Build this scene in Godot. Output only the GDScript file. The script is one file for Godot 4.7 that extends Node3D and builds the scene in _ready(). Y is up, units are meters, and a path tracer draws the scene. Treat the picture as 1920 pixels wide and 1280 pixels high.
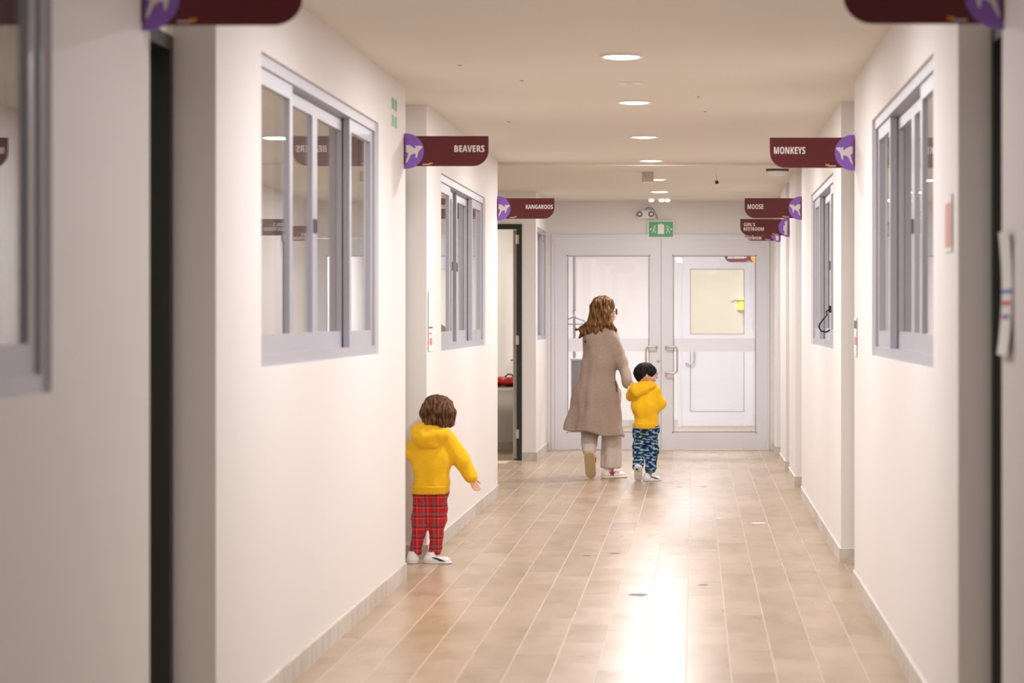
extends Node3D
# School corridor. Metres, y up; the corridor runs along -z, the camera stands at z = 0.
const CEIL := 2.67
const XL := -1.578
const XR := 0.845
const TL := 0.14
const TR := 0.105
var M := {}
var taken := {}
var rng := RandomNumberGenerator.new()

# ------------------------------------------------------------------ helpers
func numbered(n: String) -> String:
	if not taken.has(n):
		taken[n] = 0
		return n
	taken[n] += 1
	return "%s_%03d" % [n, taken[n]]

func tag(o: Node, label := "", category := "", group := "", kind := ""):
	if label: o.set_meta("label", label)
	if category: o.set_meta("category", category)
	if group: o.set_meta("group", group)
	if kind: o.set_meta("kind", kind)
	return o

func thing(called: String, label: String, category: String, at := Vector3.ZERO, group := "", kind := "") -> Node3D:
	var o := Node3D.new()
	o.name = numbered(called)
	add_child(o)
	o.position = at
	tag(o, label, category, group, kind)
	return o

func mb() -> SurfaceTool:
	var st := SurfaceTool.new()
	st.begin(Mesh.PRIMITIVE_TRIANGLES)
	return st

func quad(st: SurfaceTool, a: Vector3, b: Vector3, c: Vector3, d: Vector3):
	var n := (c - a).cross(b - a).normalized()
	for v in [a, b, c, a, c, d]:
		st.set_normal(n)
		st.add_vertex(v)

func box(st: SurfaceTool, lo: Vector3, hi: Vector3):
	var p := []
	for i in 8:
		p.append(Vector3(hi.x if i & 1 else lo.x, hi.y if i & 2 else lo.y, hi.z if i & 4 else lo.z))
	quad(st, p[4], p[6], p[7], p[5])
	quad(st, p[1], p[3], p[2], p[0])
	quad(st, p[0], p[2], p[6], p[4])
	quad(st, p[5], p[7], p[3], p[1])
	quad(st, p[2], p[3], p[7], p[6])
	quad(st, p[0], p[4], p[5], p[1])

# a box between two distances down the corridor
func bxd(st: SurfaceTool, x0: float, x1: float, y0: float, y1: float, d0: float, d1: float):
	box(st, Vector3(min(x0, x1), y0, -max(d0, d1)), Vector3(max(x0, x1), y1, -min(d0, d1)))

# box with chamfered top edges, centred on the origin in x and z, top at y = 0
func plank_mesh(w: float, l: float, h: float, c: float) -> ArrayMesh:
	var st := mb()
	var x := w / 2; var z := l / 2
	var t := [Vector3(-x + c, 0, -z + c), Vector3(x - c, 0, -z + c), Vector3(x - c, 0, z - c), Vector3(-x + c, 0, z - c)]
	var m := [Vector3(-x, -c, -z), Vector3(x, -c, -z), Vector3(x, -c, z), Vector3(-x, -c, z)]
	quad(st, t[0], t[1], t[2], t[3])
	for i in 4:
		var j: int = (i + 1) % 4
		quad(st, t[j], t[i], m[i], m[j])
		quad(st, m[j], m[i], m[i] - Vector3(0, h, 0), m[j] - Vector3(0, h, 0))
	return st.commit()

func put(called: String, m: Mesh, mat: Material, parent: Node, numbered_name := false) -> MeshInstance3D:
	var o := MeshInstance3D.new()
	o.mesh = m
	o.material_override = mat
	o.name = numbered(called) if parent == self else called
	parent.add_child(o, true)
	return o

func build(st: SurfaceTool, called: String, mat: Material, parent: Node) -> MeshInstance3D:
	return put(called, st.commit(), mat, parent)

func tube(st: SurfaceTool, pts: Array, r, sides := 10, cap := true):
	var rings := []
	for i in pts.size():
		var t: Vector3 = (pts[min(i + 1, pts.size() - 1)] - pts[max(i - 1, 0)]).normalized()
		var u := t.cross(Vector3(0.13, 0.31, 0.94) if abs(t.y) > 0.8 else Vector3.UP).normalized()
		var v := t.cross(u).normalized()
		var ring := []
		var rr: float = r[i] if r is Array else r
		for k in sides:
			var a := TAU * k / sides
			ring.append([pts[i] + (u * cos(a) + v * sin(a)) * rr, u * cos(a) + v * sin(a)])
		rings.append(ring)
	for i in pts.size() - 1:
		for k in sides:
			var j: int = (k + 1) % sides
			for e in [rings[i][k], rings[i + 1][k], rings[i + 1][j], rings[i][k], rings[i + 1][j], rings[i][j]]:
				st.set_normal(e[1])
				st.add_vertex(e[0])
	if cap:
		for s in [0, pts.size() - 1]:
			var n: Vector3 = (pts[0] - pts[1]).normalized() if s == 0 else (pts[-1] - pts[-2]).normalized()
			for k in sides:
				var j: int = (k + 1) % sides
				for e in ([pts[s], rings[s][k][0], rings[s][j][0]] if s == 0 else [pts[s], rings[s][j][0], rings[s][k][0]]):
					st.set_normal(n)
					st.add_vertex(e)

# lathe round the y axis: profile of [radius, y]
func lathe(st: SurfaceTool, prof: Array, at: Vector3, n := 32):
	for i in prof.size() - 1:
		var a = prof[i]; var b = prof[i + 1]
		var nn := Vector2(b[1] - a[1], -(b[0] - a[0])).normalized()
		for k in n:
			var t0 := TAU * k / n; var t1 := TAU * (k + 1) / n
			var pt := func(r, y, t): return at + Vector3(cos(t) * r, y, sin(t) * r)
			var nm := func(t): return Vector3(cos(t) * nn.x, nn.y, sin(t) * nn.x)
			var q := [[a, t0], [a, t1], [b, t1], [a, t0], [b, t1], [b, t0]]
			for e in q:
				st.set_normal(nm.call(e[1]))
				st.add_vertex(pt.call(e[0][0], e[0][1], e[1]))

# extruded polygon in the xy plane (x right, y up), from z0 to z1
func prism(st: SurfaceTool, poly: PackedVector2Array, z0: float, z1: float):
	if Geometry2D.is_polygon_clockwise(poly):
		poly.reverse()
	var tri := Geometry2D.triangulate_polygon(poly)
	for i in range(0, tri.size(), 3):
		for f in [[z1, 1.0, [0, 2, 1]], [z0, -1.0, [0, 1, 2]]]:
			var a := poly[tri[i]]; var b := poly[tri[i + 1]]; var c := poly[tri[i + 2]]
			var flip: bool = (b - a).cross(c - a) < 0
			var order: Array = f[2]
			if flip: order = [order[0], order[2], order[1]]
			for k in order:
				st.set_normal(Vector3(0, 0, f[1]))
				st.add_vertex(Vector3(poly[tri[i + k]].x, poly[tri[i + k]].y, f[0]))
	for i in poly.size():
		var a := poly[i]; var b := poly[(i + 1) % poly.size()]
		quad(st, Vector3(a.x, a.y, z0), Vector3(a.x, a.y, z1), Vector3(b.x, b.y, z1), Vector3(b.x, b.y, z0))

func mat(c: Color, rough := 0.6, metal := 0.0, spec := 0.5) -> StandardMaterial3D:
	var m := StandardMaterial3D.new()
	m.albedo_color = c
	m.roughness = rough
	m.metallic = metal
	m.metallic_specular = spec
	return m

func rgb8(r: float, g: float, b: float) -> Color:
	return Color(r / 255.0, g / 255.0, b / 255.0)

# repeating noise in 0..1: four shifted reads blended over the tile
func soft_noise(n: FastNoiseLite, size: int, x: int, y: int) -> float:
	var u := float(x) / size; var v := float(y) / size
	var a := lerpf(n.get_noise_2d(x, y), n.get_noise_2d(x - size, y), u)
	var b := lerpf(n.get_noise_2d(x, y - size), n.get_noise_2d(x - size, y - size), u)
	var w := sqrt((u * u + (1 - u) * (1 - u)) * (v * v + (1 - v) * (1 - v)))
	return clampf(0.5 + 0.75 * lerpf(a, b, v) / w, 0.0, 1.0)

func noise_image(size: int, seed_: int, freq: float, octaves: int, ramp: Gradient) -> ImageTexture:
	var n := FastNoiseLite.new()
	n.seed = seed_
	n.frequency = freq
	n.fractal_octaves = octaves
	var im := Image.create(size, size, true, Image.FORMAT_RGB8)
	for y in size:
		for x in size:
			im.set_pixel(x, y, ramp.sample(soft_noise(n, size, x, y)))
	im.generate_mipmaps()
	return ImageTexture.create_from_image(im)

func grad(cols: Array, offs: Array) -> Gradient:
	var g := Gradient.new()
	g.offsets = PackedFloat32Array(offs)
	g.colors = PackedColorArray(cols)
	return g

func tri(m: StandardMaterial3D, scale, world := true, sharp := 8.0):
	m.uv1_triplanar = true
	m.uv1_world_triplanar = world
	m.uv1_triplanar_sharpness = sharp
	m.uv1_scale = scale if scale is Vector3 else Vector3.ONE * scale
	return m

# ------------------------------------------------------------------ smooth bodies: tapered capsules joined with a smooth minimum, meshed as surface nets
class Field:
	var a := PackedVector3Array()
	var ba := PackedVector3Array()
	var inv := PackedVector3Array()
	var ra := PackedFloat32Array()
	var rb := PackedFloat32Array()
	var kk := PackedFloat32Array()
	var ms := PackedFloat32Array()
	var mid := PackedVector3Array()
	var br := PackedFloat32Array()
	var cut := PackedByteArray()
	var lo := Vector3.ONE * 99.0
	var hi := Vector3.ONE * -99.0
	var ymin := -99.0
	var ymax := 99.0
	var noise: FastNoiseLite
	var namp := 0.0
	var nscale := Vector3.ONE
	var mod = null

	func cap(p: Vector3, q: Vector3, r0: float, r1: float, k := 0.03, s := Vector3.ONE, carve := false):
		a.append(p)
		inv.append(Vector3.ONE / s)
		ba.append((q - p) / s)
		ra.append(r0)
		rb.append(r1)
		kk.append(k)
		ms.append(min(s.x, min(s.y, s.z)))
		var big: float = max(r0, r1) * max(s.x, max(s.y, s.z))
		mid.append((p + q) / 2)
		br.append((q - p).length() / 2 + big)
		cut.append(1 if carve else 0)
		if not carve:
			for e in [p, q]:
				lo = lo.min(e - s * max(r0, r1))
				hi = hi.max(e + s * max(r0, r1))
		return self

	func ball(p: Vector3, s: Vector3, k := 0.03, carve := false):
		var m: float = max(s.x, max(s.y, s.z))
		return cap(p, p + Vector3(0, 0.0001, 0), m, m, k, s / m, carve)

	func ev(p: Vector3) -> float:
		var d := 9.0
		for i in a.size():
			var k := kk[i]
			if cut[i] == 0 and (p - mid[i]).length() - br[i] > d + k:
				continue
			var q := (p - a[i]) * inv[i]
			var b := ba[i]
			var h: float = clampf(q.dot(b) / b.dot(b), 0.0, 1.0)
			var e: float = ((q - b * h).length() - lerpf(ra[i], rb[i], h)) * ms[i]
			if cut[i] == 1:
				d = max(d, -e)
			else:
				var t: float = max(k - absf(d - e), 0.0)
				d = min(d, e) - t * t / (4.0 * k)
		if noise and absf(d) < 0.05:
			var v := p * nscale
			d += noise.get_noise_3d(v.x, v.y, v.z) * namp
		if mod != null:
			d = mod.call(p, d)
		return max(d, max(ymin - p.y, p.y - ymax))

func nets(F: Field, cell: float, into = null) -> Array:
	var pad := cell * 3.0 + absf(F.namp)
	var lo := F.lo - Vector3.ONE * pad
	var size := F.hi + Vector3.ONE * pad - lo
	lo.y = max(lo.y, F.ymin - pad)
	var B := 4
	var bx := int(ceil(size.x / cell / B)); var by := int(ceil(size.y / cell / B)); var bz := int(ceil(size.z / cell / B))
	var nx := bx * B + 1; var ny := by * B + 1; var nz := bz * B + 1
	var val := PackedFloat32Array()
	val.resize(nx * ny * nz)
	val.fill(1e9)
	var vid := PackedInt32Array()
	vid.resize(nx * ny * nz)
	vid.fill(-1)
	var verts := PackedVector3Array()
	var active := []
	var reach := cell * B * 0.9 + cell + absf(F.namp)
	for k in bz:
		for j in by:
			for i in bx:
				var c := lo + Vector3(i + 0.5, j + 0.5, k + 0.5) * cell * B
				if absf(F.ev(c)) > reach * 1.5:
					continue
				active.append(Vector3i(i * B, j * B, k * B))
				for z in range(k * B, k * B + B + 1):
					for y in range(j * B, j * B + B + 1):
						for x in range(i * B, i * B + B + 1):
							var n := (z * ny + y) * nx + x
							if val[n] > 1e8:
								val[n] = F.ev(lo + Vector3(x, y, z) * cell)
	var sx := 1; var sy := nx; var sz := nx * ny
	var off := [0, sx, sy, sx + sy, sz, sz + sx, sz + sy, sz + sx + sy]
	var cpos := [Vector3(0, 0, 0), Vector3(1, 0, 0), Vector3(0, 1, 0), Vector3(1, 1, 0), Vector3(0, 0, 1), Vector3(1, 0, 1), Vector3(0, 1, 1), Vector3(1, 1, 1)]
	var edges := [[0, 1], [2, 3], [4, 5], [6, 7], [0, 2], [1, 3], [4, 6], [5, 7], [0, 4], [1, 5], [2, 6], [3, 7]]
	for blk in active:
		for z in range(blk.z, blk.z + B):
			for y in range(blk.y, blk.y + B):
				for x in range(blk.x, blk.x + B):
					var n: int = (z * ny + y) * nx + x
					var s := 0
					for q in 8:
						if val[n + off[q]] < 0.0:
							s += 1
					if s == 0 or s == 8:
						continue
					var sum := Vector3.ZERO
					var cnt := 0
					for e in edges:
						var v0 := val[n + off[e[0]]]; var v1 := val[n + off[e[1]]]
						if (v0 < 0.0) != (v1 < 0.0):
							sum += (cpos[e[0]] as Vector3).lerp(cpos[e[1]], v0 / (v0 - v1))
							cnt += 1
					vid[n] = verts.size()
					verts.append(lo + (Vector3(x, y, z) + sum / cnt) * cell)
	var idx := PackedInt32Array()
	var ax := [[sx, sy, sz], [sy, sz, sx], [sz, sx, sy]]
	for blk in active:
		for z in range(blk.z, blk.z + B):
			for y in range(blk.y, blk.y + B):
				for x in range(blk.x, blk.x + B):
					var n: int = (z * ny + y) * nx + x
					if vid[n] < 0:
						continue
					for e in ax:
						var v0 := val[n]; var v1 := val[n + e[0]]
						if (v0 < 0.0) == (v1 < 0.0):
							continue
						var p0: int = n; var p1: int = n - e[1]; var p2: int = n - e[1] - e[2]; var p3: int = n - e[2]
						if p2 < 0 or vid[p1] < 0 or vid[p2] < 0 or vid[p3] < 0:
							continue
						var f := [vid[p0], vid[p1], vid[p2], vid[p0], vid[p2], vid[p3]]
						if v0 < 0.0:
							idx.append_array(PackedInt32Array([f[0], f[2], f[1], f[3], f[5], f[4]]))
						else:
							idx.append_array(PackedInt32Array(f))
	var nor := PackedVector3Array()
	nor.resize(verts.size())
	for t in range(0, idx.size(), 3):
		var u := (verts[idx[t + 2]] - verts[idx[t]]).cross(verts[idx[t + 1]] - verts[idx[t]])
		for q in 3:
			nor[idx[t + q]] += u
	for i in nor.size():
		nor[i] = nor[i].normalized()
	if into == null:
		return [verts, nor, idx]
	var base: int = into[0].size()
	for i in idx.size():
		idx[i] += base
	into[0].append_array(verts)
	into[1].append_array(nor)
	into[2].append_array(idx)
	return into

func net_mesh(d: Array) -> ArrayMesh:
	var arr := []
	arr.resize(Mesh.ARRAY_MAX)
	arr[Mesh.ARRAY_VERTEX] = d[0]
	arr[Mesh.ARRAY_NORMAL] = d[1]
	arr[Mesh.ARRAY_INDEX] = d[2]
	var m := ArrayMesh.new()
	m.add_surface_from_arrays(Mesh.PRIMITIVE_TRIANGLES, arr)
	return m

func wrinkles(F: Field, amp: float, freq: float, scale := Vector3.ONE, sd := 3):
	F.noise = FastNoiseLite.new()
	F.noise.seed = sd
	F.noise.frequency = freq
	F.noise.fractal_octaves = 2
	F.namp = amp
	F.nscale = scale

# a hand: palm, four fingers of unequal length with bent knuckles, thumb from the side of the palm
func hand(F: Field, wrist: Vector3, along: Vector3, back: Vector3, s: float, curl: float, thumb_side: float):
	along = along.normalized()
	var side := along.cross(back).normalized() * thumb_side
	back = side.cross(along).normalized() * thumb_side
	var palm := wrist + along * 0.085 * s
	for q in 4:
		var w := (0.03 - 0.02 * q) * s
		F.cap(wrist + side * w * 0.6, palm + side * w, 0.013 * s, 0.0115 * s, 0.008 * s)
	var lens := [0.068, 0.078, 0.072, 0.056]
	for q in 4:
		var p := palm + side * (0.03 - 0.02 * q) * s
		var dir := along
		var l: float = lens[q] * s
		var r := 0.0088 * s
		for seg in [0.45, 0.32, 0.23]:
			dir = dir.rotated(side * thumb_side, -curl * thumb_side).normalized()
			var e: Vector3 = p + dir * l * seg
			F.cap(p, e, r, r * 0.9, 0.003 * s)
			p = e
			r *= 0.9
	var tb := wrist + along * 0.028 * s + side * 0.03 * s
	var td := (along * 0.75 + side * 0.6 - back * 0.35).normalized()
	F.cap(tb, tb + td * 0.038 * s, 0.012 * s, 0.0105 * s, 0.006 * s)
	F.cap(tb + td * 0.038 * s, tb + td * 0.038 * s + (td + along * 0.6).normalized() * 0.03 * s, 0.0102 * s, 0.0085 * s, 0.004 * s)

# ------------------------------------------------------------------ the room's repeated pieces
func materials():
	M.wall = mat(rgb8(236, 232, 229), 0.75)
	var wn := noise_image(256, 5, 0.03, 4, grad([Color(0.46, 0.46, 0.46), Color(0.54, 0.54, 0.54)], [0.2, 0.8]))
	M.wall.heightmap_enabled = true
	M.wall.heightmap_texture = wn
	M.wall.heightmap_scale = 0.06
	tri(M.wall, 2.2)
	M.ceiling = mat(rgb8(231, 224, 213), 0.85)
	M.base = []
	for i in 3:
		var m := mat(Color.WHITE, 0.4)
		var c := [rgb8(206, 199, 188), rgb8(212, 205, 195), rgb8(200, 192, 180)][i] as Color
		m.albedo_texture = noise_image(128, 40 + i, 0.03, 4, grad([c.darkened(0.06), c, c.lightened(0.05)], [0.2, 0.5, 0.8]))
		tri(m, 2.3)
		M.base.append(m)
	M.plank = []
	for i in 6:
		var m := mat(Color.WHITE, 0.31)
		var c := [rgb8(177, 154, 127), rgb8(172, 148, 121), rgb8(182, 159, 133), rgb8(169, 145, 117), rgb8(177, 152, 127), rgb8(180, 155, 131)][i] as Color
		m.albedo_texture = noise_image(256, 70 + i, 0.012, 3, grad([c.darkened(0.06), c, c.lightened(0.05)], [0.1, 0.5, 0.9]))
		m.roughness_texture = noise_image(128, 90 + i, 0.012, 2, grad([Color(0.88, 0.88, 0.88), Color.WHITE], [0.1, 0.9]))
		tri(m, Vector3(1.3 + 0.1 * i, 1, 0.55))
		m.uv1_offset = Vector3(0.13 * i, 0, 0.29 * i)
		M.plank.append(m)
	M.grout = mat(rgb8(216, 204, 188), 0.45)
	M.alu = mat(rgb8(182, 182, 191), 0.38, 0.1)
	M.alu_white = mat(rgb8(226, 226, 230), 0.35)
	M.green = mat(rgb8(30, 36, 20), 0.4)
	M.leaf = mat(rgb8(226, 224, 216), 0.5)
	M.steel = mat(rgb8(196, 188, 178), 0.35, 0.55)
	M.glass = mat(Color(1, 1, 1, 0.03), 0.0)
	M.glass.transparency = BaseMaterial3D.TRANSPARENCY_ALPHA
	M.film = mat(Color(0.96, 0.96, 0.97, 0.72), 0.5)
	M.film.transparency = BaseMaterial3D.TRANSPARENCY_ALPHA
	M.maroon = mat(rgb8(92, 22, 28), 0.35)
	M.purple = mat(rgb8(142, 96, 192), 0.4)
	M.orange = mat(rgb8(240, 160, 30), 0.4)
	M.print = mat(rgb8(236, 230, 224), 0.5)
	M.logo_pale = mat(rgb8(228, 220, 216), 0.5)
	M.white = mat(rgb8(240, 240, 238), 0.4)
	M.black = mat(rgb8(22, 22, 24), 0.45)
	M.grey = mat(rgb8(96, 90, 90), 0.5)
	M.paper = mat(rgb8(238, 236, 232), 0.8)
	M.sign_green = mat(rgb8(40, 160, 70), 0.35)

func wall_with_hole(st: SurfaceTool, x0: float, x1: float, d0: float, d1: float, hole):
	if hole == null:
		bxd(st, x0, x1, 0, CEIL, d0, d1)
		return
	bxd(st, x0, x1, 0, CEIL, d0, hole[0])
	bxd(st, x0, x1, 0, CEIL, hole[1], d1)
	bxd(st, x0, x1, 0, hole[2], hole[0], hole[1])
	bxd(st, x0, x1, hole[3], CEIL, hole[0], hole[1])

# four-sash sliding window filling [d0, d1] x [y0, y1]; face = x of the corridor face, into = -1 for the left wall
func sliding_window(n: int, face: float, into: float, d0: float, d1: float, y0: float, y1: float, label: String, open := 0.0):
	var w := thing("window_%d" % n, label, "window", Vector3(face + into * 0.014, 0, -d0), "", "structure")
	var L := d1 - d0
	var f := mb()
	var t := 0.045
	var dep := 0.085 * into
	bxd(f, 0, dep, y0, y0 + t, 0, L)
	bxd(f, 0, dep, y1 - t, y1, 0, L)
	bxd(f, 0, dep, y0 + t, y1 - t, 0, t)
	bxd(f, 0, dep, y0 + t, y1 - t, L - t, L)
	build(f, "frame", M.alu, w)
	var sl := (L - 2 * t) / 4.0
	for i in 4:
		var inner: bool = i == 1 or i == 2
		var a := t + sl * i
		var b := a + sl
		if i == 1:
			a -= open + 0.05
			b -= open
		elif i == 2:
			b += 0.05
		var xo := into * (0.048 if inner else 0.012)
		var s := mb()
		var xi := xo + into * 0.028
		bxd(s, xo, xi, y0 + t, y0 + t + 0.075, a, b)
		bxd(s, xo, xi, y1 - t - 0.06, y1 - t, a, b)
		bxd(s, xo, xi, y0 + t + 0.075, y1 - t - 0.06, a, a + 0.065)
		bxd(s, xo, xi, y0 + t + 0.075, y1 - t - 0.06, b - 0.065, b)
		var sash := build(s, "sash", M.alu, w)
		var g := mb()
		bxd(g, xo + into * 0.011, xo + into * 0.016, y0 + t + 0.07, y1 - t - 0.055, a + 0.05, b - 0.05)
		build(g, "glass_pane", M.glass, sash)
		if inner:
			var h := mb()
			bxd(h, xo - into * 0.006, xo + into * 0.002, (y0 + y1) / 2 - 0.03, (y0 + y1) / 2 + 0.03, (b - 0.04 if i == 1 else a + 0.02), (b - 0.02 if i == 1 else a + 0.04))
			build(h, "latch", M.grey, sash)

# dark green framed door standing parallel to the corridor in its niche
func niche_door(n: int, face: float, into: float, d0: float, d1: float, label: String, leaf_mat: Material):
	var o := thing("door_%d" % n, label, "door", Vector3(face, 0, -d0), "", "structure")
	var L := d1 - d0
	var f := mb()
	var h := 2.345
	bxd(f, 0, into * 0.14, 0, h, 0.0, 0.05)
	bxd(f, 0, into * 0.14, 0, h, L - 0.05, L)
	bxd(f, 0, into * 0.14, h - 0.05, h, 0.05, L - 0.05)
	bxd(f, into * 0.08, into * 0.098, 0, h, 0.05, 0.065)
	bxd(f, into * 0.08, into * 0.098, 0, h, L - 0.065, L - 0.05)
	build(f, "frame", M.green, o)
	var l := mb()
	bxd(l, into * 0.1, into * 0.138, 0.008, h - 0.055, 0.055, L - 0.055)
	var leaf := build(l, "leaf", leaf_mat, o)
	var k := mb()
	tube(k, [Vector3(into * 0.1, 1.0, -0.12), Vector3(into * 0.05, 1.0, -0.12), Vector3(into * 0.048, 1.0, -0.24)], 0.009, 8)
	build(k, "handle", M.steel, leaf)

func arc_poly(w: float, h: float, r: float, mirror: bool) -> PackedVector2Array:
	# plate from x = 0 (wall) to w, one rounded lower outer corner
	var p := PackedVector2Array([Vector2(0, -h / 2), Vector2(0, h / 2), Vector2(w, h / 2)])
	for i in 9:
		var a := -i * PI / 2 / 8
		p.append(Vector2(w - r + r * cos(a), -h / 2 + r + r * sin(a)))
	if mirror:
		for i in p.size():
			p[i].x = -p[i].x
	return p

func disc_poly(cx: float, r: float, lo: float, mirror: bool) -> PackedVector2Array:
	var p := PackedVector2Array()
	for i in 40:
		var a := TAU * i / 40
		var q := Vector2(cx + r * cos(a), r * sin(a))
		q.x = max(q.x, lo)
		if p.is_empty() or p[-1].distance_to(q) > 0.0005:
			p.append(q)
	if mirror:
		for i in p.size():
			p[i].x = -p[i].x
	return p

func lettering(text: String, w: float, h: float, at: Vector3, parent: Node, m: Material, called := "lettering") -> MeshInstance3D:
	var t := TextMesh.new()
	var f := SystemFont.new()
	f.font_names = PackedStringArray(["Droid Sans"])
	f.font_weight = 700
	t.font = f
	t.text = text
	t.font_size = 96
	t.pixel_size = 0.001
	t.depth = 0.002
	t.curve_step = 2.0
	var o := put(called, t, m, parent)
	var ab := t.get_aabb()
	var sx: float = w / ab.size.x; var sy: float = h / ab.size.y
	o.scale = Vector3(sx, sy, 1)
	o.position = at - Vector3((ab.position.x + ab.size.x / 2) * sx, (ab.position.y + ab.size.y / 2) * sy, 0)
	return o

# blade sign projecting from the wall
func blade_sign(left: bool, at: Vector3, w: float, h: float, lines: Array, label: String, disc: Material, animal := true):
	var o := thing("projecting_sign", label, "sign", at, "maroon blade signs over the doors")
	var m := not left
	var dir := 1.0 if left else -1.0
	var st := mb()
	prism(st, arc_poly(w, h, h * 0.52, m), -0.004, 0.004)
	var plate := build(st, "plate", M.maroon, o)
	st = mb()
	prism(st, disc_poly(0.012, h * 0.59, 0.0, m), -0.0075, 0.0075)
	var roundel := build(st, "roundel", disc, o)
	st = mb()
	var r := h * 0.59
	var pts := PackedVector2Array()
	var shape := [[0.0, 0.34], [0.2, 0.33], [0.36, 0.23], [0.48, 0.14], [0.55, 0.19], [0.5, 0.34], [0.61, 0.27], [0.78, 0.31], [0.94, 0.27], [0.9, 0.17], [0.77, 0.06], [0.69, -0.05], [0.66, -0.2], [0.6, -0.4], [0.53, -0.37], [0.54, -0.2], [0.46, -0.13], [0.35, -0.18], [0.24, -0.26], [0.13, -0.5], [0.0, -0.7], [0.0, -0.54], [0.08, -0.32], [0.13, -0.12], [0.0, -0.04]] if animal else [[0.1, 0.62], [0.3, 0.6], [0.38, 0.42], [0.3, 0.26], [0.48, 0.16], [0.52, -0.3], [0.4, -0.34], [0.38, -0.8], [0.1, -0.8]]
	for p in shape:
		pts.append(Vector2((0.012 * (1.0 if animal else 1.0) + p[0] * r) * dir, p[1] * r))
	prism(st, pts, 0.0078, 0.0092)
	var em := build(st, "emblem", M.logo_pale, roundel)
	if animal:
		tag(em, "pale leaping animal emblem")
	for i in lines.size():
		var e = lines[i]
		lettering(e[0], e[1], e[2], Vector3(dir * e[3], e[4], 0.0045), plate, M.print)
	# the small mark at the lower edge: a row of tiny white blocks and an orange flame
	st = mb()
	for i in 5:
		box(st, Vector3(dir * (0.105 + 0.0075 * i) - 0.003, -h / 2 + 0.007, 0.004), Vector3(dir * (0.105 + 0.0075 * i) + 0.003, -h / 2 + 0.0125, 0.0048))
	build(st, "small_mark", M.logo_pale, plate)
	st = mb()
	var fx := dir * 0.146
	prism(st, PackedVector2Array([Vector2(fx - 0.008, -h / 2 + 0.011), Vector2(fx + 0.006, -h / 2 + 0.01), Vector2(fx + 0.011, -h / 2 + 0.021), Vector2(fx, -h / 2 + 0.017), Vector2(fx - 0.009, -h / 2 + 0.021)]), 0.004, 0.0049)
	build(st, "small_flame", M.orange, plate)
	# bracket against the wall
	st = mb()
	box(st, Vector3(min(0, dir * 0.006), -h * 0.45, -0.016), Vector3(max(0, dir * 0.006), h * 0.45, 0.016))
	build(st, "bracket", M.maroon, o)

func downlight(at: Vector3, power: float, label: String):
	var o := thing("downlight", label, "light", at, "corridor ceiling downlights")
	var st := mb()
	lathe(st, [[0.085, -0.006], [0.098, -0.012], [0.104, -0.006], [0.104, 0.0]], Vector3.ZERO, 40)
	build(st, "trim_ring", M.white, o)
	st = mb()
	lathe(st, [[0.0, -0.016], [0.05, -0.0145], [0.08, -0.009], [0.086, -0.004]], Vector3.ZERO, 40)
	build(st, "lamp_diffuser", M.lamp if power > 0.9 else M.lamp_dim, o)
	if power > 0.0:
		var l := AreaLight3D.new()
		l.name = "area_light"
		l.area_size = Vector2(0.15, 0.15)
		l.light_color = Color(1.0, 0.983, 0.992)
		l.light_energy = LAMP_E * power
		l.area_range = 30.0
		l.area_attenuation = 2.0
		l.shadow_enabled = true
		l.rotation.x = -PI / 2
		l.position = Vector3(0, -0.018, 0)
		o.add_child(l)

func panel_light(at: Vector3, w: float, energy: float, c: Color, label: String):
	var o := thing("ceiling_panel_light", label, "light", at, "ceiling panels in the side rooms")
	var st := mb()
	box(st, Vector3(-w / 2 - 0.03, -0.03, -w / 2 - 0.03), Vector3(w / 2 + 0.03, 0, w / 2 + 0.03))
	build(st, "housing", M.white, o)
	st = mb()
	box(st, Vector3(-w / 2, -0.034, -w / 2), Vector3(w / 2, -0.028, w / 2))
	var m := mat(Color.WHITE, 0.5)
	m.emission_enabled = true
	m.emission = c
	m.emission_energy_multiplier = 2.0
	build(st, "lamp_diffuser", m, o)
	var l := AreaLight3D.new()
	l.name = "area_light"
	l.area_size = Vector2(w, w)
	l.light_color = c
	l.light_energy = energy
	l.area_range = 30.0
	l.area_attenuation = 2.0
	l.shadow_enabled = true
	l.rotation.x = -PI / 2
	l.position = Vector3(0, -0.04, 0)
	o.add_child(l)

const LAMP_E := 3.0

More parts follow.
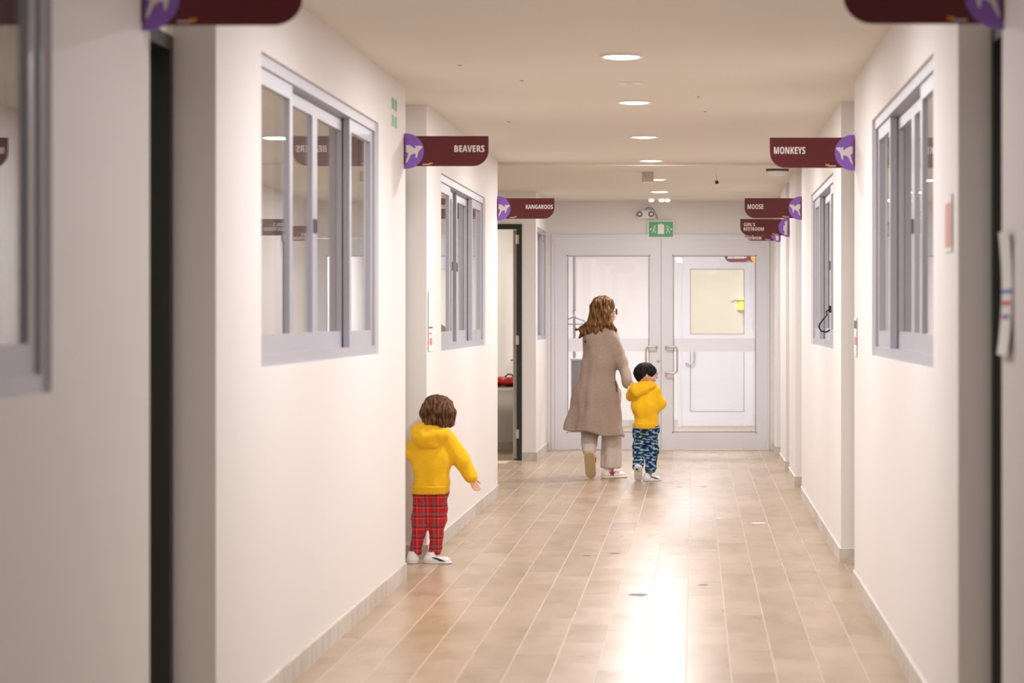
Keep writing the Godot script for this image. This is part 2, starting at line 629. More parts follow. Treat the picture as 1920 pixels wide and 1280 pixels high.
func _ready():
	rng.seed = 11
	# ---------------- camera: shift lens, level, looking straight down the corridor
	var cam := Camera3D.new()
	cam.name = "camera"
	var at := CameraAttributesPhysical.new()
	at.frustum_focal_length = 82.5
	at.frustum_focus_distance = 17.0
	at.frustum_near = 0.1
	at.frustum_far = 200.0
	at.exposure_aperture = 3.3
	cam.attributes = at
	cam.projection = Camera3D.PROJECTION_FRUSTUM
	cam.near = 0.1
	cam.far = 200.0
	cam.size = 1280.0 / 4400.0 * 0.1
	cam.frustum_offset = Vector2(-343.0, -45.0) / 4400.0 * 0.1
	cam.position = Vector3(0, 1.42, 0)
	add_child(cam)
	cam.current = true
	# ---------------- environment and exposure
	var we := WorldEnvironment.new()
	we.name = "environment"
	var e := Environment.new()
	e.background_mode = Environment.BG_COLOR
	e.background_color = Color(0.02, 0.02, 0.02)
	e.tonemap_mode = Environment.TONE_MAPPER_LINEAR
	e.tonemap_exposure = 1.32
	e.sdfgi_enabled = true
	e.ssao_enabled = true
	e.ssil_enabled = true
	we.environment = e
	add_child(we)
	M.lamp = mat(Color.WHITE, 0.5)
	M.lamp.emission_enabled = true
	M.lamp.emission = Color(1.0, 0.95, 0.88)
	M.lamp.emission_energy_multiplier = 4.0
	M.lamp_dim = M.lamp.duplicate()
	M.lamp_dim.emission_energy_multiplier = 1.4
	materials()
	for q in [[8.75, "glowing round downlight level with the near edge of the first bright left window"], [11.2, "glowing round downlight before the BEAVERS and MONKEYS signs"], [13.58, "glowing round downlight just past the BEAVERS and MONKEYS signs"], [16.18, "glowing round downlight midway between the MONKEYS and MOOSE signs"], [18.62, "glowing round downlight touching the ceiling beam"], [21.15, "glowing round downlight behind the ceiling box past the beam"], [23.2, "glowing round downlight last before the double glass doors"]]:
		downlight(Vector3(-0.35, CEIL, -q[0]), 1.0, q[1])
	for q in [[6.3, "dimmed round downlight level with the nearest doorways"], [3.85, "dimmed round downlight over the window before the first doorways"], [1.4, "dimmed round downlight above the start of the corridor"], [-1.05, "dimmed round downlight farthest back at the corridor entrance"]]:
		downlight(Vector3(-0.35, CEIL, -q[0]), 0.19, q[1])
	panel_light(Vector3(-0.3, CEIL, -27.6), 0.9, 10.0, Color(0.95, 0.96, 1.0), "square cool ceiling panel behind the double glass doors")
	panel_light(Vector3(0.3, CEIL, -32.4), 0.6, 5.0, Color(1.0, 0.98, 0.9), "square ceiling panel in the room behind the inner door")
	panel_light(Vector3(-2.9, CEIL, -24.3), 0.4, 2.3, Color(1.0, 0.97, 0.92), "square ceiling panel in the room with the red bag")
	panel_light(Vector3(-3.6, CEIL, -9.6), 0.6, 1.7, Color(1.0, 0.96, 0.9), "square ceiling panel in the classroom behind the first left window")
	panel_light(Vector3(-3.6, CEIL, -15.6), 0.6, 1.7, Color(1.0, 0.96, 0.9), "square ceiling panel in the classroom before the lobby")
	panel_light(Vector3(2.6, CEIL, -10.0), 0.6, 1.7, Color(1.0, 0.96, 0.9), "square ceiling panel in the classroom on the opposite side, first")
	panel_light(Vector3(2.6, CEIL, -15.8), 0.6, 1.7, Color(1.0, 0.96, 0.9), "square ceiling panel in the classroom on the opposite side, further on")
	shell()
	corridor_floor()
	baseboards()
	openings()
	end_doors()
	signs()
	ceiling_things()
	wall_things()
	vestibule_things()
	people()

func shell():
	# floor slab (bed of the tiles) and ceiling slab
	var st := mb()
	bxd(st, -5.3, 4.3, -0.2, -0.0015, -4.1, 34.2)
	var fl := put("floor", st.commit(), M.grout, self)
	# plain floors of the side rooms
	st = mb()
	bxd(st, -5.2, -1.86, -0.004, 0.0, -4, 18.66)
	bxd(st, 1.1, 4.2, -0.004, 0.0, -4, 34)
	bxd(st, -5.2, -1.72, -0.004, 0.0, 23.3, 25.2)
	bxd(st, -5.2, -1.9, -0.004, 0.0, 25.32, 34)
	build(st, "room_floor", M.plank[1], fl)
	tag(fl, "beige plank-tiled corridor floor with pale joints", "floor", "", "structure")
	st = mb()
	bxd(st, -5.3, 4.3, CEIL, CEIL + 0.15, -4.1, 34.2)
	bxd(st, XL, XR, CEIL - 0.026, CEIL + 0.02, 18.93, 19.3)
	tag(put("ceiling", st.commit(), M.ceiling, self), "plain off-white ceiling with one shallow beam across", "ceiling", "", "structure")
	# corridor walls
	st = mb()
	wall_with_hole(st, XL - TL, XL, -4, 6.79, [2.6, 5.76, 1.237, 2.39])
	wall_with_hole(st, XL - TL, XL, 7.73, 12.79, [8.54, 11.71, 1.237, 2.39])
	wall_with_hole(st, XL - TL, XL, 13.8, 18.76, [14.59, 17.67, 1.21, 2.32])
	wall_with_hole(st, XL - TL, XL, 23.3, 25.2, [23.45, 25.05, 1.19, 2.33])
	for q in [[6.79, 7.73], [12.79, 13.8]]:
		bxd(st, XL - TL - 0.1, XL - TL, 2.345, CEIL, q[0], q[1])
		bxd(st, XL - TL - 0.14, XL - TL, 0, CEIL, q[0] - 0.1, q[0])
		bxd(st, XL - TL - 0.14, XL - TL, 0, CEIL, q[1], q[1] + 0.1)
	tag(put("wall_left", st.commit(), M.wall, self), "off-white left corridor wall with windows and door niches", "wall", "", "structure")
	st = mb()
	wall_with_hole(st, XR, XR + TR, -4, 6.46, null)
	wall_with_hole(st, XR, XR + TR, 7.53, 12.43, [8.32, 11.2, 1.237, 2.36])
	wall_with_hole(st, XR, XR + TR, 13.57, 18.59, [14.35, 17.1, 1.225, 2.31])
	wall_with_hole(st, XR, XR + TR, 19.7, 21.0, null)
	wall_with_hole(st, XR, XR + TR, 21.8, 23.2, null)
	wall_with_hole(st, XR, XR + TR, 24.3, 25.2, null)
	for q in [[6.46, 7.53], [12.43, 13.57], [18.59, 19.7], [21.0, 21.8], [23.2, 24.3]]:
		bxd(st, XR + TR, XR + TR + 0.1, 2.345, CEIL, q[0], q[1])
		bxd(st, XR + TR, XR + TR + 0.14, 0, CEIL, q[0] - 0.1, q[0])
		bxd(st, XR + TR, XR + TR + 0.14, 0, CEIL, q[1], q[1] + 0.1)
	tag(put("wall_right", st.commit(), M.wall, self), "off-white right corridor wall with windows and door niches", "wall", "", "structure")
	# end wall above and beside the double doors
	st = mb()
	bxd(st, -5.2, -1.54, 0, CEIL, 25.2, 25.32)
	bxd(st, 0.80, 4.2, 0, CEIL, 25.2, 25.32)
	bxd(st, -1.54, 0.80, 2.308, CEIL, 25.2, 25.32)
	tag(put("wall_end", st.commit(), M.wall, self), "off-white end wall above the double glass doors", "wall", "", "structure")
	# lobby wall with the open door, lobby sides
	st = mb()
	bxd(st, XL - TL - 0.0, XL - 0.139, 0, CEIL, 23.3, 23.4)
	bxd(st, -3.7, -2.657, 0, CEIL, 23.3, 23.4)
	bxd(st, -2.657, XL - TL, 2.347, CEIL, 23.3, 23.4)
	bxd(st, -3.7, -3.6, 0, CEIL, 18.66, 23.4)
	bxd(st, -5.2, XL - TL, 0, CEIL, 18.66, 18.76)
	tag(put("wall_lobby", st.commit(), M.wall, self), "off-white wall of the side lobby around the open green-framed door", "wall", "", "structure")
	# vestibule behind the doors, with the opening of the inner door
	st = mb()
	bxd(st, -1.9, -1.8, 0, CEIL, 25.32, 30.6)
	bxd(st, 0.95, 1.05, 0, CEIL, 25.32, 30.6)
	bxd(st, -5.2, -0.22, 0, CEIL, 30.6, 30.7)
	bxd(st, 0.80, 4.2, 0, CEIL, 30.6, 30.7)
	bxd(st, -0.22, 0.80, 2.26, CEIL, 30.6, 30.7)
	tag(put("wall_vestibule", st.commit(), M.wall, self), "white walls of the vestibule behind the double glass doors", "wall", "", "structure")
	# outer walls and partitions of the side rooms
	st = mb()
	bxd(st, -5.3, -5.2, 0, CEIL, -4.1, 34.2)
	bxd(st, 4.2, 4.3, 0, CEIL, -4.1, 34.2)
	bxd(st, -5.2, 4.2, 0, CEIL, -4.1, -4.0)
	bxd(st, -5.2, 4.2, 0, CEIL, 34.1, 34.2)
	for d in [6.2, 12.25]:
		bxd(st, -5.2, XL - TL, 0, CEIL, d, d + 0.1)
	for d in [7.0, 12.9, 19.0, 22.2]:
		bxd(st, XR + TR + 0.14, 4.2, 0, CEIL, d, d + 0.1)
	tag(put("wall_rooms", st.commit(), M.wall, self), "plain off-white outer walls and partitions of the side rooms", "wall", "", "structure")

func corridor_floor():
	var floor_node: Node = get_node("floor")
	var W := 0.18
	var L := 0.6
	var mesh := plank_mesh(W - 0.003, L - 0.0011, 0.01, 0.0014)
	var rest := []
	for i in 6: rest.append(mb())
	var n := 0
	var cells := []
	for row in range(-11, 6):
		var x: float = -0.036 + W * (row + 0.5)
		var shift: float = L * fposmod(row * 0.37, 1.0)
		for k in range(-8, 52):
			var d0: float = k * L - shift
			var x0: float = max(x - W / 2, XL - TL); var x1: float = min(x + W / 2, XR + TR)
			if x1 - x0 < 0.02: continue
			cells.append([x0, x1, d0 + L / 2, row, k])
	# lobby on the left
	for row in range(-20, -9):
		var x: float = -0.036 + W * (row + 0.5)
		for k in range(31, 39):
			var d0: float = k * L - L * fposmod(row * 0.37, 1.0)
			var x1: float = min(x + W / 2, XL - TL)
			if x1 - (x - W / 2) < 0.02 or d0 < 18.5 or d0 > 23.3: continue
			cells.append([x - W / 2, x1, d0 + L / 2, row, k])
	for c in cells:
		var full: bool = c[1] - c[0] > W - 0.001
		var v := rng.randi() % 6
		var d: float = c[2]
		var seen: bool = d > 8.7 and d < 20.2 and c[0] > XL - 0.01 and n < 300
		var b := Basis.from_euler(Vector3(rng.randf_range(-1, 1) * 0.0007, 0, rng.randf_range(-1, 1) * 0.0012))
		var s: float = (c[1] - c[0]) / W
		var t := Transform3D(b * Basis.from_scale(Vector3(s, 1, 1)), Vector3((c[0] + c[1]) / 2, 0, -d))
		if seen:
			n += 1
			var o := put("tile", mesh, M.plank[v], floor_node)
			o.transform = t
		else:
			(rest[v] as SurfaceTool).append_from(mesh, 0, t)
	var am := ArrayMesh.new()
	for i in 6:
		(rest[i] as SurfaceTool).commit(am)
	var o := MeshInstance3D.new()
	o.mesh = am
	for i in 6: o.set_surface_override_material(i, M.plank[i])
	o.name = "tiles_beyond"
	floor_node.add_child(o)
	o.set_meta("kind", "stuff")
	# grey scuff spots left on the tiles
	var spot := mat(rgb8(120, 112, 116), 0.6)
	var pale := mat(rgb8(222, 214, 206), 0.5)
	for q in [[-0.289, 12.02, 0.06, 0], [-0.484, 14.13, 0.036, 0], [-0.643, 14.0, 0.03, 0], [0.045, 12.47, 0.03, 0], [-0.132, 19.65, 0.034, 0], [0.075, 19.7, 0.03, 0], [0.44, 16.2, 0.06, 1], [0.16, 16.6, 0.04, 1]]:
		var st := mb()
		var pts := []
		for i in 14:
			var a := TAU * i / 14
			pts.append(Vector3(cos(a), 0, sin(a)) * q[2] * rng.randf_range(0.7, 1.1))
		for i in 14:
			for p in [Vector3(0, 0.0003, 0), pts[i] as Vector3, pts[(i + 1) % 14] as Vector3]:
				st.set_normal(Vector3.UP)
				st.add_vertex(p + Vector3(0, 0.0006, 0))
		var sp := build(st, "scuff_mark", spot if q[3] == 0 else pale, floor_node)
		sp.position = Vector3(q[0], 0.0006, -q[1])

func base_run(parent: Node, p0: Vector3, p1: Vector3, out: Vector3):
	# skirting tiles 0.6 m long from p0 to p1, standing out by 1 cm
	var L := p0.distance_to(p1)
	var dir := (p1 - p0) / L
	var x := 0.0
	while x < L - 0.005:
		var l: float = min(0.6, L - x)
		var st := mb()
		var h := 0.087
		var a := p0 + dir * (x + 0.001); var b := p0 + dir * (x + l - 0.001)
		var o := out * rng.randf_range(0.009, 0.011)
		var c := Vector3(0, h, 0)
		var ch := Vector3(0, -0.003, 0)
		var fa := a + o; var fb := b + o
		var flip := dir.cross(Vector3.UP).dot(out) > 0
		var qs := [[fa, fb, fb + c + ch, fa + c + ch], [fa + c + ch, fb + c + ch, b + c, a + c], [a, fa, fa + c + ch, a + c], [fb, b, b + c, fb + c + ch]]
		for q in qs:
			if flip: quad(st, q[3], q[2], q[1], q[0])
			else: quad(st, q[0], q[1], q[2], q[3])
		build(st, "skirting_tile", M.base[rng.randi() % 3], parent)
		x += l

func baseboards():
	var b := thing("baseboard_left", "beige tile skirting along the left corridor wall", "baseboard", Vector3.ZERO, "", "structure")
	for q in [[2.0, 6.79], [7.73, 12.79], [13.8, 18.76], [23.3, 25.2]]:
		base_run(b, Vector3(XL, 0, -q[0]), Vector3(XL, 0, -q[1]), Vector3.RIGHT)
	for d in [7.73, 13.8, 23.3]:
		base_run(b, Vector3(XL - TL, 0, -d), Vector3(XL + 0.01, 0, -d), Vector3.BACK)
	b = thing("baseboard_right", "beige tile skirting along the right corridor wall", "baseboard", Vector3.ZERO, "", "structure")
	for q in [[2.0, 6.46], [7.53, 12.43], [13.57, 18.59], [19.7, 21.0], [21.8, 23.2], [24.3, 25.2]]:
		base_run(b, Vector3(XR, 0, -q[0]), Vector3(XR, 0, -q[1]), Vector3.LEFT)
	for d in [7.53, 13.57, 19.7, 21.8, 24.3]:
		base_run(b, Vector3(XR - 0.01, 0, -d), Vector3(XR + TR, 0, -d), Vector3.BACK)
	b = thing("baseboard_rooms", "beige tile skirting in the vestibule and the room behind the lobby", "baseboard", Vector3.ZERO, "", "structure")
	base_run(b, Vector3(-3.6, 0, -25.2), Vector3(-1.72, 0, -25.2), Vector3.BACK)
	base_run(b, Vector3(-1.8, 0, -30.6), Vector3(-0.22, 0, -30.6), Vector3.BACK)

func openings():
	sliding_window(1, XL, -1, 2.6, 5.76, 1.237, 2.39, "grey aluminium sliding window in the shaded left wall before the first door")
	sliding_window(2, XL, -1, 8.54, 11.71, 1.237, 2.39, "grey aluminium four-pane sliding window before the BEAVERS sign", 0.0)
	sliding_window(3, XL, -1, 14.59, 17.67, 1.21, 2.32, "partly open aluminium sliding window between BEAVERS and KANGAROOS signs", 0.25)
	sliding_window(4, XL, -1, 23.45, 25.05, 1.19, 2.33, "narrow-looking aluminium window beside the open green-framed door")
	sliding_window(5, XR, 1, 8.32, 11.2, 1.237, 2.36, "grey aluminium four-pane sliding window before the MONKEYS sign")
	sliding_window(6, XR, 1, 14.35, 17.1, 1.225, 2.31, "aluminium sliding window with a black strap between MONKEYS and MOOSE signs")
	niche_door(1, XL - TL, -1, 6.79, 7.73, "dark green door frame in the niche under the cropped left sign", M.leaf)
	niche_door(2, XL - TL, -1, 12.79, 13.8, "green-framed pale door in the niche under the BEAVERS sign", M.leaf)
	niche_door(3, XR + TR, 1, 6.46, 7.53, "dark green door frame in the niche under the cropped right sign", M.leaf)
	niche_door(4, XR + TR, 1, 12.43, 13.57, "green-framed pale door in the niche under the MONKEYS sign", M.leaf)
	niche_door(5, XR + TR, 1, 18.59, 19.7, "green-framed pale door in the niche under the MOOSE sign", M.leaf)
	niche_door(6, XR + TR, 1, 21.0, 21.8, "green-framed pale door under the GIRL'S RESTROOM sign", M.leaf)
	niche_door(7, XR + TR, 1, 23.2, 24.3, "green-framed pale door beside the double glass doors", M.leaf)
	# the open door of the lobby
	var o := thing("door_8", "open door with dark green frame under the KANGAROOS sign", "door", Vector3(XL - 0.139, 0, -23.3), "", "structure")
	var st := mb()
	var w := 0.94
	var h := 2.347
	bxd(st, -0.052, 0, 0, h, -0.012, 0.11)
	bxd(st, -w, -w + 0.052, 0, h, -0.012, 0.11)
	bxd(st, -w + 0.052, -0.052, h - 0.05, h, -0.012, 0.11)
	build(st, "frame", M.green, o)
	st = mb()
	bxd(st, -0.022, 0.022, 0.01, h - 0.055, 0.0, 0.83)
	var leaf := build(st, "leaf", M.leaf, o)
	leaf.position = Vector3(-0.075, 0, -0.115)
	leaf.rotation.y = deg_to_rad(2.0)
	st = mb()
	tube(st, [Vector3(-0.02, 0.98, -0.77), Vector3(-0.07, 0.98, -0.77), Vector3(-0.072, 0.98, -0.66)], 0.009, 8)
	build(st, "handle", M.steel, leaf)
	for y in [0.22, 1.15, 2.15]:
		st = mb()
		bxd(st, -0.058, -0.03, y, y + 0.09, -0.0145, -0.012)
		tube(st, [Vector3(-0.058, y, 0.016), Vector3(-0.058, y + 0.09, 0.016)], 0.007, 8)
		build(st, "hinge", M.steel, o)

func leaf_mesh(x0: float, x1: float, gx0: float, gx1: float, gy0: float, gy1: float, h: float, t: float) -> SurfaceTool:
	var st := mb()
	bxd(st, x0, gx0, 0.006, h, 0, t)
	bxd(st, gx1, x1, 0.006, h, 0, t)
	bxd(st, gx0, gx1, 0.006, gy0, 0, t)
	bxd(st, gx0, gx1, gy1, h, 0, t)
	# glazing beads
	for q in [[gx0, gx0 + 0.012, gy0, gy1], [gx1 - 0.012, gx1, gy0, gy1], [gx0, gx1, gy0, gy0 + 0.012], [gx0, gx1, gy1 - 0.012, gy1]]:
		bxd(st, q[0], q[1], q[2], q[3], 0.01, t - 0.01)
	return st

# thin dark rubber strip round a pane
func gasket(x0: float, x1: float, y0: float, y1: float, w: float) -> SurfaceTool:
	var st := mb()
	bxd(st, x0, x0 + w, y0, y1, 0.008, 0.018)
	bxd(st, x1 - w, x1, y0, y1, 0.008, 0.018)
	bxd(st, x0 + w, x1 - w, y0, y0 + w, 0.008, 0.018)
	bxd(st, x0 + w, x1 - w, y1 - w, y1, 0.008, 0.018)
	return st

func pull_handle(parent: Node, foot_x: float, bar_x: float, y0: float, y1: float, z: float):
	var st := mb()
	var r: float = 0.035 * signf(bar_x - foot_x)
	var pts := [Vector3(foot_x, y1, z - 0.058), Vector3(foot_x, y1, z - 0.01), Vector3(foot_x + signf(r) * 0.012, y1, z)]
	for i in 6:
		var a := i * PI / 10
		pts.append(Vector3(bar_x - r + r * sin(a), y1 - abs(r) + abs(r) * cos(a), z))
	for i in 6:
		var a := i * PI / 10
		pts.append(Vector3(bar_x - r + r * cos(a), y0 + abs(r) - abs(r) * sin(a), z))
	pts.append(Vector3(foot_x + signf(r) * 0.012, y0, z))
	pts.append(Vector3(foot_x, y0, z - 0.01))
	pts.append(Vector3(foot_x, y0, z - 0.058))
	tube(st, pts, 0.0115, 10)
	build(st, "handle", M.steel, parent)

func end_doors():
	var o := thing("door_9", "white aluminium double door with large glass panes closing the corridor", "door", Vector3(0, 0, -25.2), "", "structure")
	var st := mb()
	bxd(st, -1.54, -1.508, 0, 2.308, -0.02, 0.11)
	bxd(st, 0.782, 0.80, 0, 2.308, -0.02, 0.11)
	bxd(st, -1.508, 0.782, 2.272, 2.308, -0.02, 0.11)
	build(st, "frame", M.alu_white, o)
	for q in [[-1.505, -0.366, -1.38, -0.481, -0.41, -0.525], [-0.362, 0.779, -0.243, 0.664, -0.31, -0.19]]:
		var leaf := build(leaf_mesh(q[0], q[1], q[2], q[3], 0.177, 2.093, 2.266, 0.045), "leaf", M.alu_white, o)
		st = mb()
		bxd(st, q[2], q[3], 0.177, 2.093, 0.019, 0.025)
		build(st, "glass_pane", M.glass, leaf)
		build(gasket(q[2] + 0.012, q[3] - 0.012, 0.189, 2.081, 0.006), "gasket", M.grey, leaf)
		st = mb()
		bxd(st, q[2] + 0.012, q[3] - 0.012, 1.053, 1.197, 0.0165, 0.018)
		tag(build(st, "film_band", M.film, leaf), "frosted white film band")
		pull_handle(leaf, q[4], q[5], 0.824, 1.105, 0.06)
	st = mb()
	bxd(st, -0.368, -0.36, 0.006, 2.266, 0.02, 0.032)
	build(st, "meeting_seal", M.grey, o)
	st = mb()
	lathe(st, [[0.0, 0.0], [0.016, 0.0], [0.016, 0.012], [0.0, 0.014]], Vector3.ZERO, 16)
	var lk := build(st, "lock_cylinder", M.steel, o)
	lk.rotation.x = PI / 2
	lk.position = Vector3(-0.393, 0.955, 0.0)
	# inner door at the far side of the vestibule
	o = thing("door_10", "white inner door with glazed upper half behind the double doors", "door", Vector3(0, 0, -30.6), "", "structure")
	st = mb()
	bxd(st, -0.22, -0.183, 0, 2.26, -0.02, 0.1)
	bxd(st, 0.767, 0.80, 0, 2.26, -0.02, 0.1)
	bxd(st, -0.183, 0.767, 2.225, 2.26, -0.02, 0.1)
	build(st, "frame", M.alu_white, o)
	st = mb()
	bxd(st, -0.18, -0.063, 0.006, 2.22, 0, 0.045)
	bxd(st, 0.644, 0.758, 0.006, 2.22, 0, 0.045)
	bxd(st, -0.063, 0.644, 0.006, 0.19, 0, 0.045)
	bxd(st, -0.063, 0.644, 2.053, 2.22, 0, 0.045)
	bxd(st, -0.063, 0.644, 1.1, 1.2, 0, 0.045)
	var leaf := build(st, "leaf", M.alu_white, o)
	st = mb()
	bxd(st, -0.063, 0.644, 1.2, 2.053, 0.019, 0.025)
	build(st, "glass_pane", M.glass, leaf)
	st = mb()
	bxd(st, -0.063, 0.644, 0.19, 1.1, 0.014, 0.03)
	build(st, "lower_panel", M.alu_white, leaf)
	build(gasket(-0.063, 0.644, 1.2, 2.053, 0.007), "gasket", M.grey, leaf)
	build(gasket(-0.063, 0.644, 0.19, 1.1, 0.007), "gasket", M.grey, leaf)
	pull_handle(leaf, -0.11, -0.01, 0.82, 1.09, 0.06)

func signs():
	# x at the wall, height of the middle, distance
	blade_sign(true, Vector3(XL, 2.335, -6.70), 0.46, 0.163, [], "maroon blade sign above the nearest dark left doorway", M.purple)
	blade_sign(true, Vector3(XL, 2.322, -12.73), 0.459, 0.163, [["BEAVERS", 0.163, 0.036, 0.355, 0.013]], "maroon blade sign reading BEAVERS", M.purple)
	blade_sign(true, Vector3(XL, 2.289, -18.72), 0.457, 0.163, [["KANGAROOS", 0.215, 0.034, 0.337, 0.013]], "maroon blade sign reading KANGAROOS", M.purple)
	blade_sign(false, Vector3(XR, 2.304, -6.42), 0.443, 0.163, [], "maroon blade sign above the nearest dark right doorway", M.purple)
	blade_sign(false, Vector3(XR, 2.29, -12.4), 0.45, 0.16, [["MONKEYS", 0.165, 0.037, 0.345, 0.012]], "maroon blade sign reading MONKEYS", M.purple)
	blade_sign(false, Vector3(XR, 2.284, -18.56), 0.452, 0.157, [["MOOSE", 0.125, 0.038, 0.366, 0.012]], "maroon blade sign reading MOOSE", M.purple)
	blade_sign(false, Vector3(XR, 2.226, -20.97), 0.44, 0.147, [["GIRL'S", 0.1, 0.029, 0.358, 0.024], ["RESTROOM", 0.18, 0.031, 0.32, -0.016]], "maroon blade sign reading GIRL'S RESTROOM", M.purple, false)
	blade_sign(false, Vector3(XR, 2.25, -23.15), 0.36, 0.147, [["BOY'S", 0.085, 0.029, 0.31, -0.012], ["RESTROOM", 0.15, 0.029, 0.265, -0.048]], "maroon restroom blade sign behind the GIRL'S RESTROOM sign", M.purple, false)
	blade_sign(false, Vector3(0.80, 2.19, -29.4), 0.43, 0.155, [["INFIRMARY", 0.24, 0.04, 0.27, -0.012]], "maroon blade sign reading INFIRMARY with orange roundel", M.orange, false)

func ceiling_things():
	var o := thing("emergency_lamp", "white emergency lamp box with two round heads over the doors", "lamp", Vector3(-0.53, 2.527, -25.2))
	var st := mb()
	box(st, Vector3(-0.09, -0.045, 0), Vector3(0.09, 0.04, 0.05))
	build(st, "housing", M.white, o)
	for x in [-0.062, 0.062]:
		st = mb()
		lathe(st, [[0.0, 0.02], [0.012, 0.022], [0.027, 0.018], [0.031, 0.0], [0.031, -0.01]], Vector3.ZERO, 24)
		var hd := build(st, "lamp_head", M.grey, o)
		hd.rotation.x = PI / 2
		hd.position = Vector3(x, 0.0, 0.055)
		st = mb()
		lathe(st, [[0.0, 0.026], [0.014, 0.024], [0.018, 0.018]], Vector3.ZERO, 20)
		build(st, "lens", M.white, hd)
	st = mb()
	tube(st, [Vector3(0.0, 0.04, 0.02), Vector3(0.01, 0.065, 0.022), Vector3(0.05, 0.072, 0.022), Vector3(0.085, 0.05, 0.022), Vector3(0.11, 0.0, 0.015), Vector3(0.13, -0.05, 0.01)], 0.004, 6)
	build(st, "cable", M.grey, o)
	# exit sign: green panel with a white doorway, two running figures and arrows
	o = thing("exit_sign", "green emergency exit sign with white doorway and running figures", "sign", Vector3(-0.364, 2.365, -25.17))
	st = mb()
	box(st, Vector3(-0.143, -0.093, -0.01), Vector3(0.143, 0.093, 0.01))
	build(st, "housing", M.white, o)
	st = mb()
	box(st, Vector3(-0.13, -0.082, 0.01), Vector3(0.13, 0.082, 0.0125))
	var panel := build(st, "green_panel", M.sign_green, o)
	st = mb()
	prism(st, PackedVector2Array([Vector2(-0.034, -0.05), Vector2(0.034, -0.05), Vector2(0.034, 0.052), Vector2(0.008, 0.055), Vector2(0, 0.066), Vector2(-0.008, 0.055), Vector2(-0.034, 0.052)]), 0.0125, 0.0138)
	build(st, "doorway_mark", M.white, panel)
	for s in [-1.0, 1.0]:
		st = mb()
		var c: float = 0.072 * s
		# head, leaning trunk, arms, legs as thin bars of a pictogram
		var head := PackedVector2Array()
		for i in 12: head.append(Vector2(c - 0.004 * s, 0.032) + Vector2.from_angle(TAU * i / 12) * 0.0085)
		prism(st, head, 0.0125, 0.0138)
		for l in [[0, 0.022, 0.004, -0.012, 0.007], [0, 0.018, -0.018, 0.006, 0.004], [0.001, 0.018, 0.018, 0.012, 0.004], [0.004, -0.012, -0.012, -0.026, 0.005], [-0.012, -0.026, -0.014, -0.042, 0.0045], [0.004, -0.012, 0.018, -0.03, 0.005], [0.018, -0.03, 0.028, -0.034, 0.0045]]:
			var p := Vector2(c + l[0] * s, l[1]); var q := Vector2(c + l[2] * s, l[3])
			var nn: Vector2 = (q - p).normalized().orthogonal() * l[4]
			prism(st, PackedVector2Array([p + nn, q + nn * 0.8, q - nn * 0.8, p - nn]), 0.0125, 0.0138)
		build(st, "running_figure", M.white, panel)
		st = mb()
		prism(st, PackedVector2Array([Vector2(0.098 * s, 0.006), Vector2(0.108 * s, 0.006), Vector2(0.108 * s, 0.014), Vector2(0.122 * s, 0.001), Vector2(0.108 * s, -0.012), Vector2(0.108 * s, -0.004), Vector2(0.098 * s, -0.004)]), 0.0125, 0.0138)
		build(st, "arrow_mark", M.white, panel)
	# small spotlight bar near the end wall
	o = thing("spotlight_bar", "short ceiling bar with three small bright spots above the doors", "light", Vector3(-0.37, CEIL, -24.75))
	st = mb()
	box(st, Vector3(-0.12, -0.012, -0.02), Vector3(0.12, 0, 0.02))
	build(st, "bar", M.white, o)
	for x in [-0.09, 0.02, 0.08]:
		st = mb()
		lathe(st, [[0.0, -0.03], [0.02, -0.028], [0.026, -0.02], [0.026, -0.01]], Vector3(x, 0, 0), 20)
		build(st, "lamp_spot", M.lamp, o)
	# grey box on the ceiling past the beam
	o = thing("ceiling_box", "small beige box fixed to the ceiling behind the beam", "box", Vector3(-0.405, CEIL, -20.2))
	st = mb()
	box(st, Vector3(-0.05, -0.085, -0.06), Vector3(0.05, 0, 0.06))
	build(st, "body", mat(rgb8(196, 184, 170), 0.6), o)
	st = mb()
	box(st, Vector3(-0.04, -0.09, -0.05), Vector3(0.04, -0.085, 0.05))
	build(st, "cover", M.white, o)
	# smoke detector
	o = thing("smoke_detector", "round white smoke detector with dark slotted rim on the ceiling", "detector", Vector3(0.69, CEIL, -19.62))
	st = mb()
	lathe(st, [[0.095, -0.03], [0.095, 0.0]], Vector3.ZERO, 32)
	build(st, "slotted_rim", M.grey, o)
	st = mb()
	lathe(st, [[0.0, -0.07], [0.04, -0.066], [0.07, -0.055], [0.09, -0.03]], Vector3.ZERO, 32)
	build(st, "dome", M.white, o)
	# dark tag on a thread from a hook
	o = thing("hanging_tag", "tiny black tag hanging on a thread from the ceiling", "tag", Vector3(0.178, CEIL, -20.0))
	st = mb()
	lathe(st, [[0.0, -0.02], [0.01, -0.018], [0.014, 0.0]], Vector3.ZERO, 14)
	build(st, "hook", M.white, o)
	st = mb()
	tube(st, [Vector3(0, -0.018, 0), Vector3(0.008, -0.085, 0)], 0.0012, 5)
	build(st, "thread", M.grey, o)
	st = mb()
	box(st, Vector3(-0.014, -0.014, -0.006), Vector3(0.014, 0.014, 0.006))
	var tg := build(st, "tag_body", M.black, o)
	tg.position = Vector3(0.008, -0.098, 0)
	tg.rotation.z = 0.4
	# access plate and screw caps in the ceiling
	o = thing("ceiling_plate", "small flat white plate between the first two glowing downlights", "plate", Vector3(-0.345, CEIL, -12.5))
	st = mb()
	box(st, Vector3(-0.06, -0.006, -0.06), Vector3(0.06, 0, 0.06))
	build(st, "cover", M.white, o)
	st = mb()
	box(st, Vector3(-0.02, -0.009, -0.02), Vector3(0.02, -0.006, 0.02))
	build(st, "cap", M.ceiling, o)
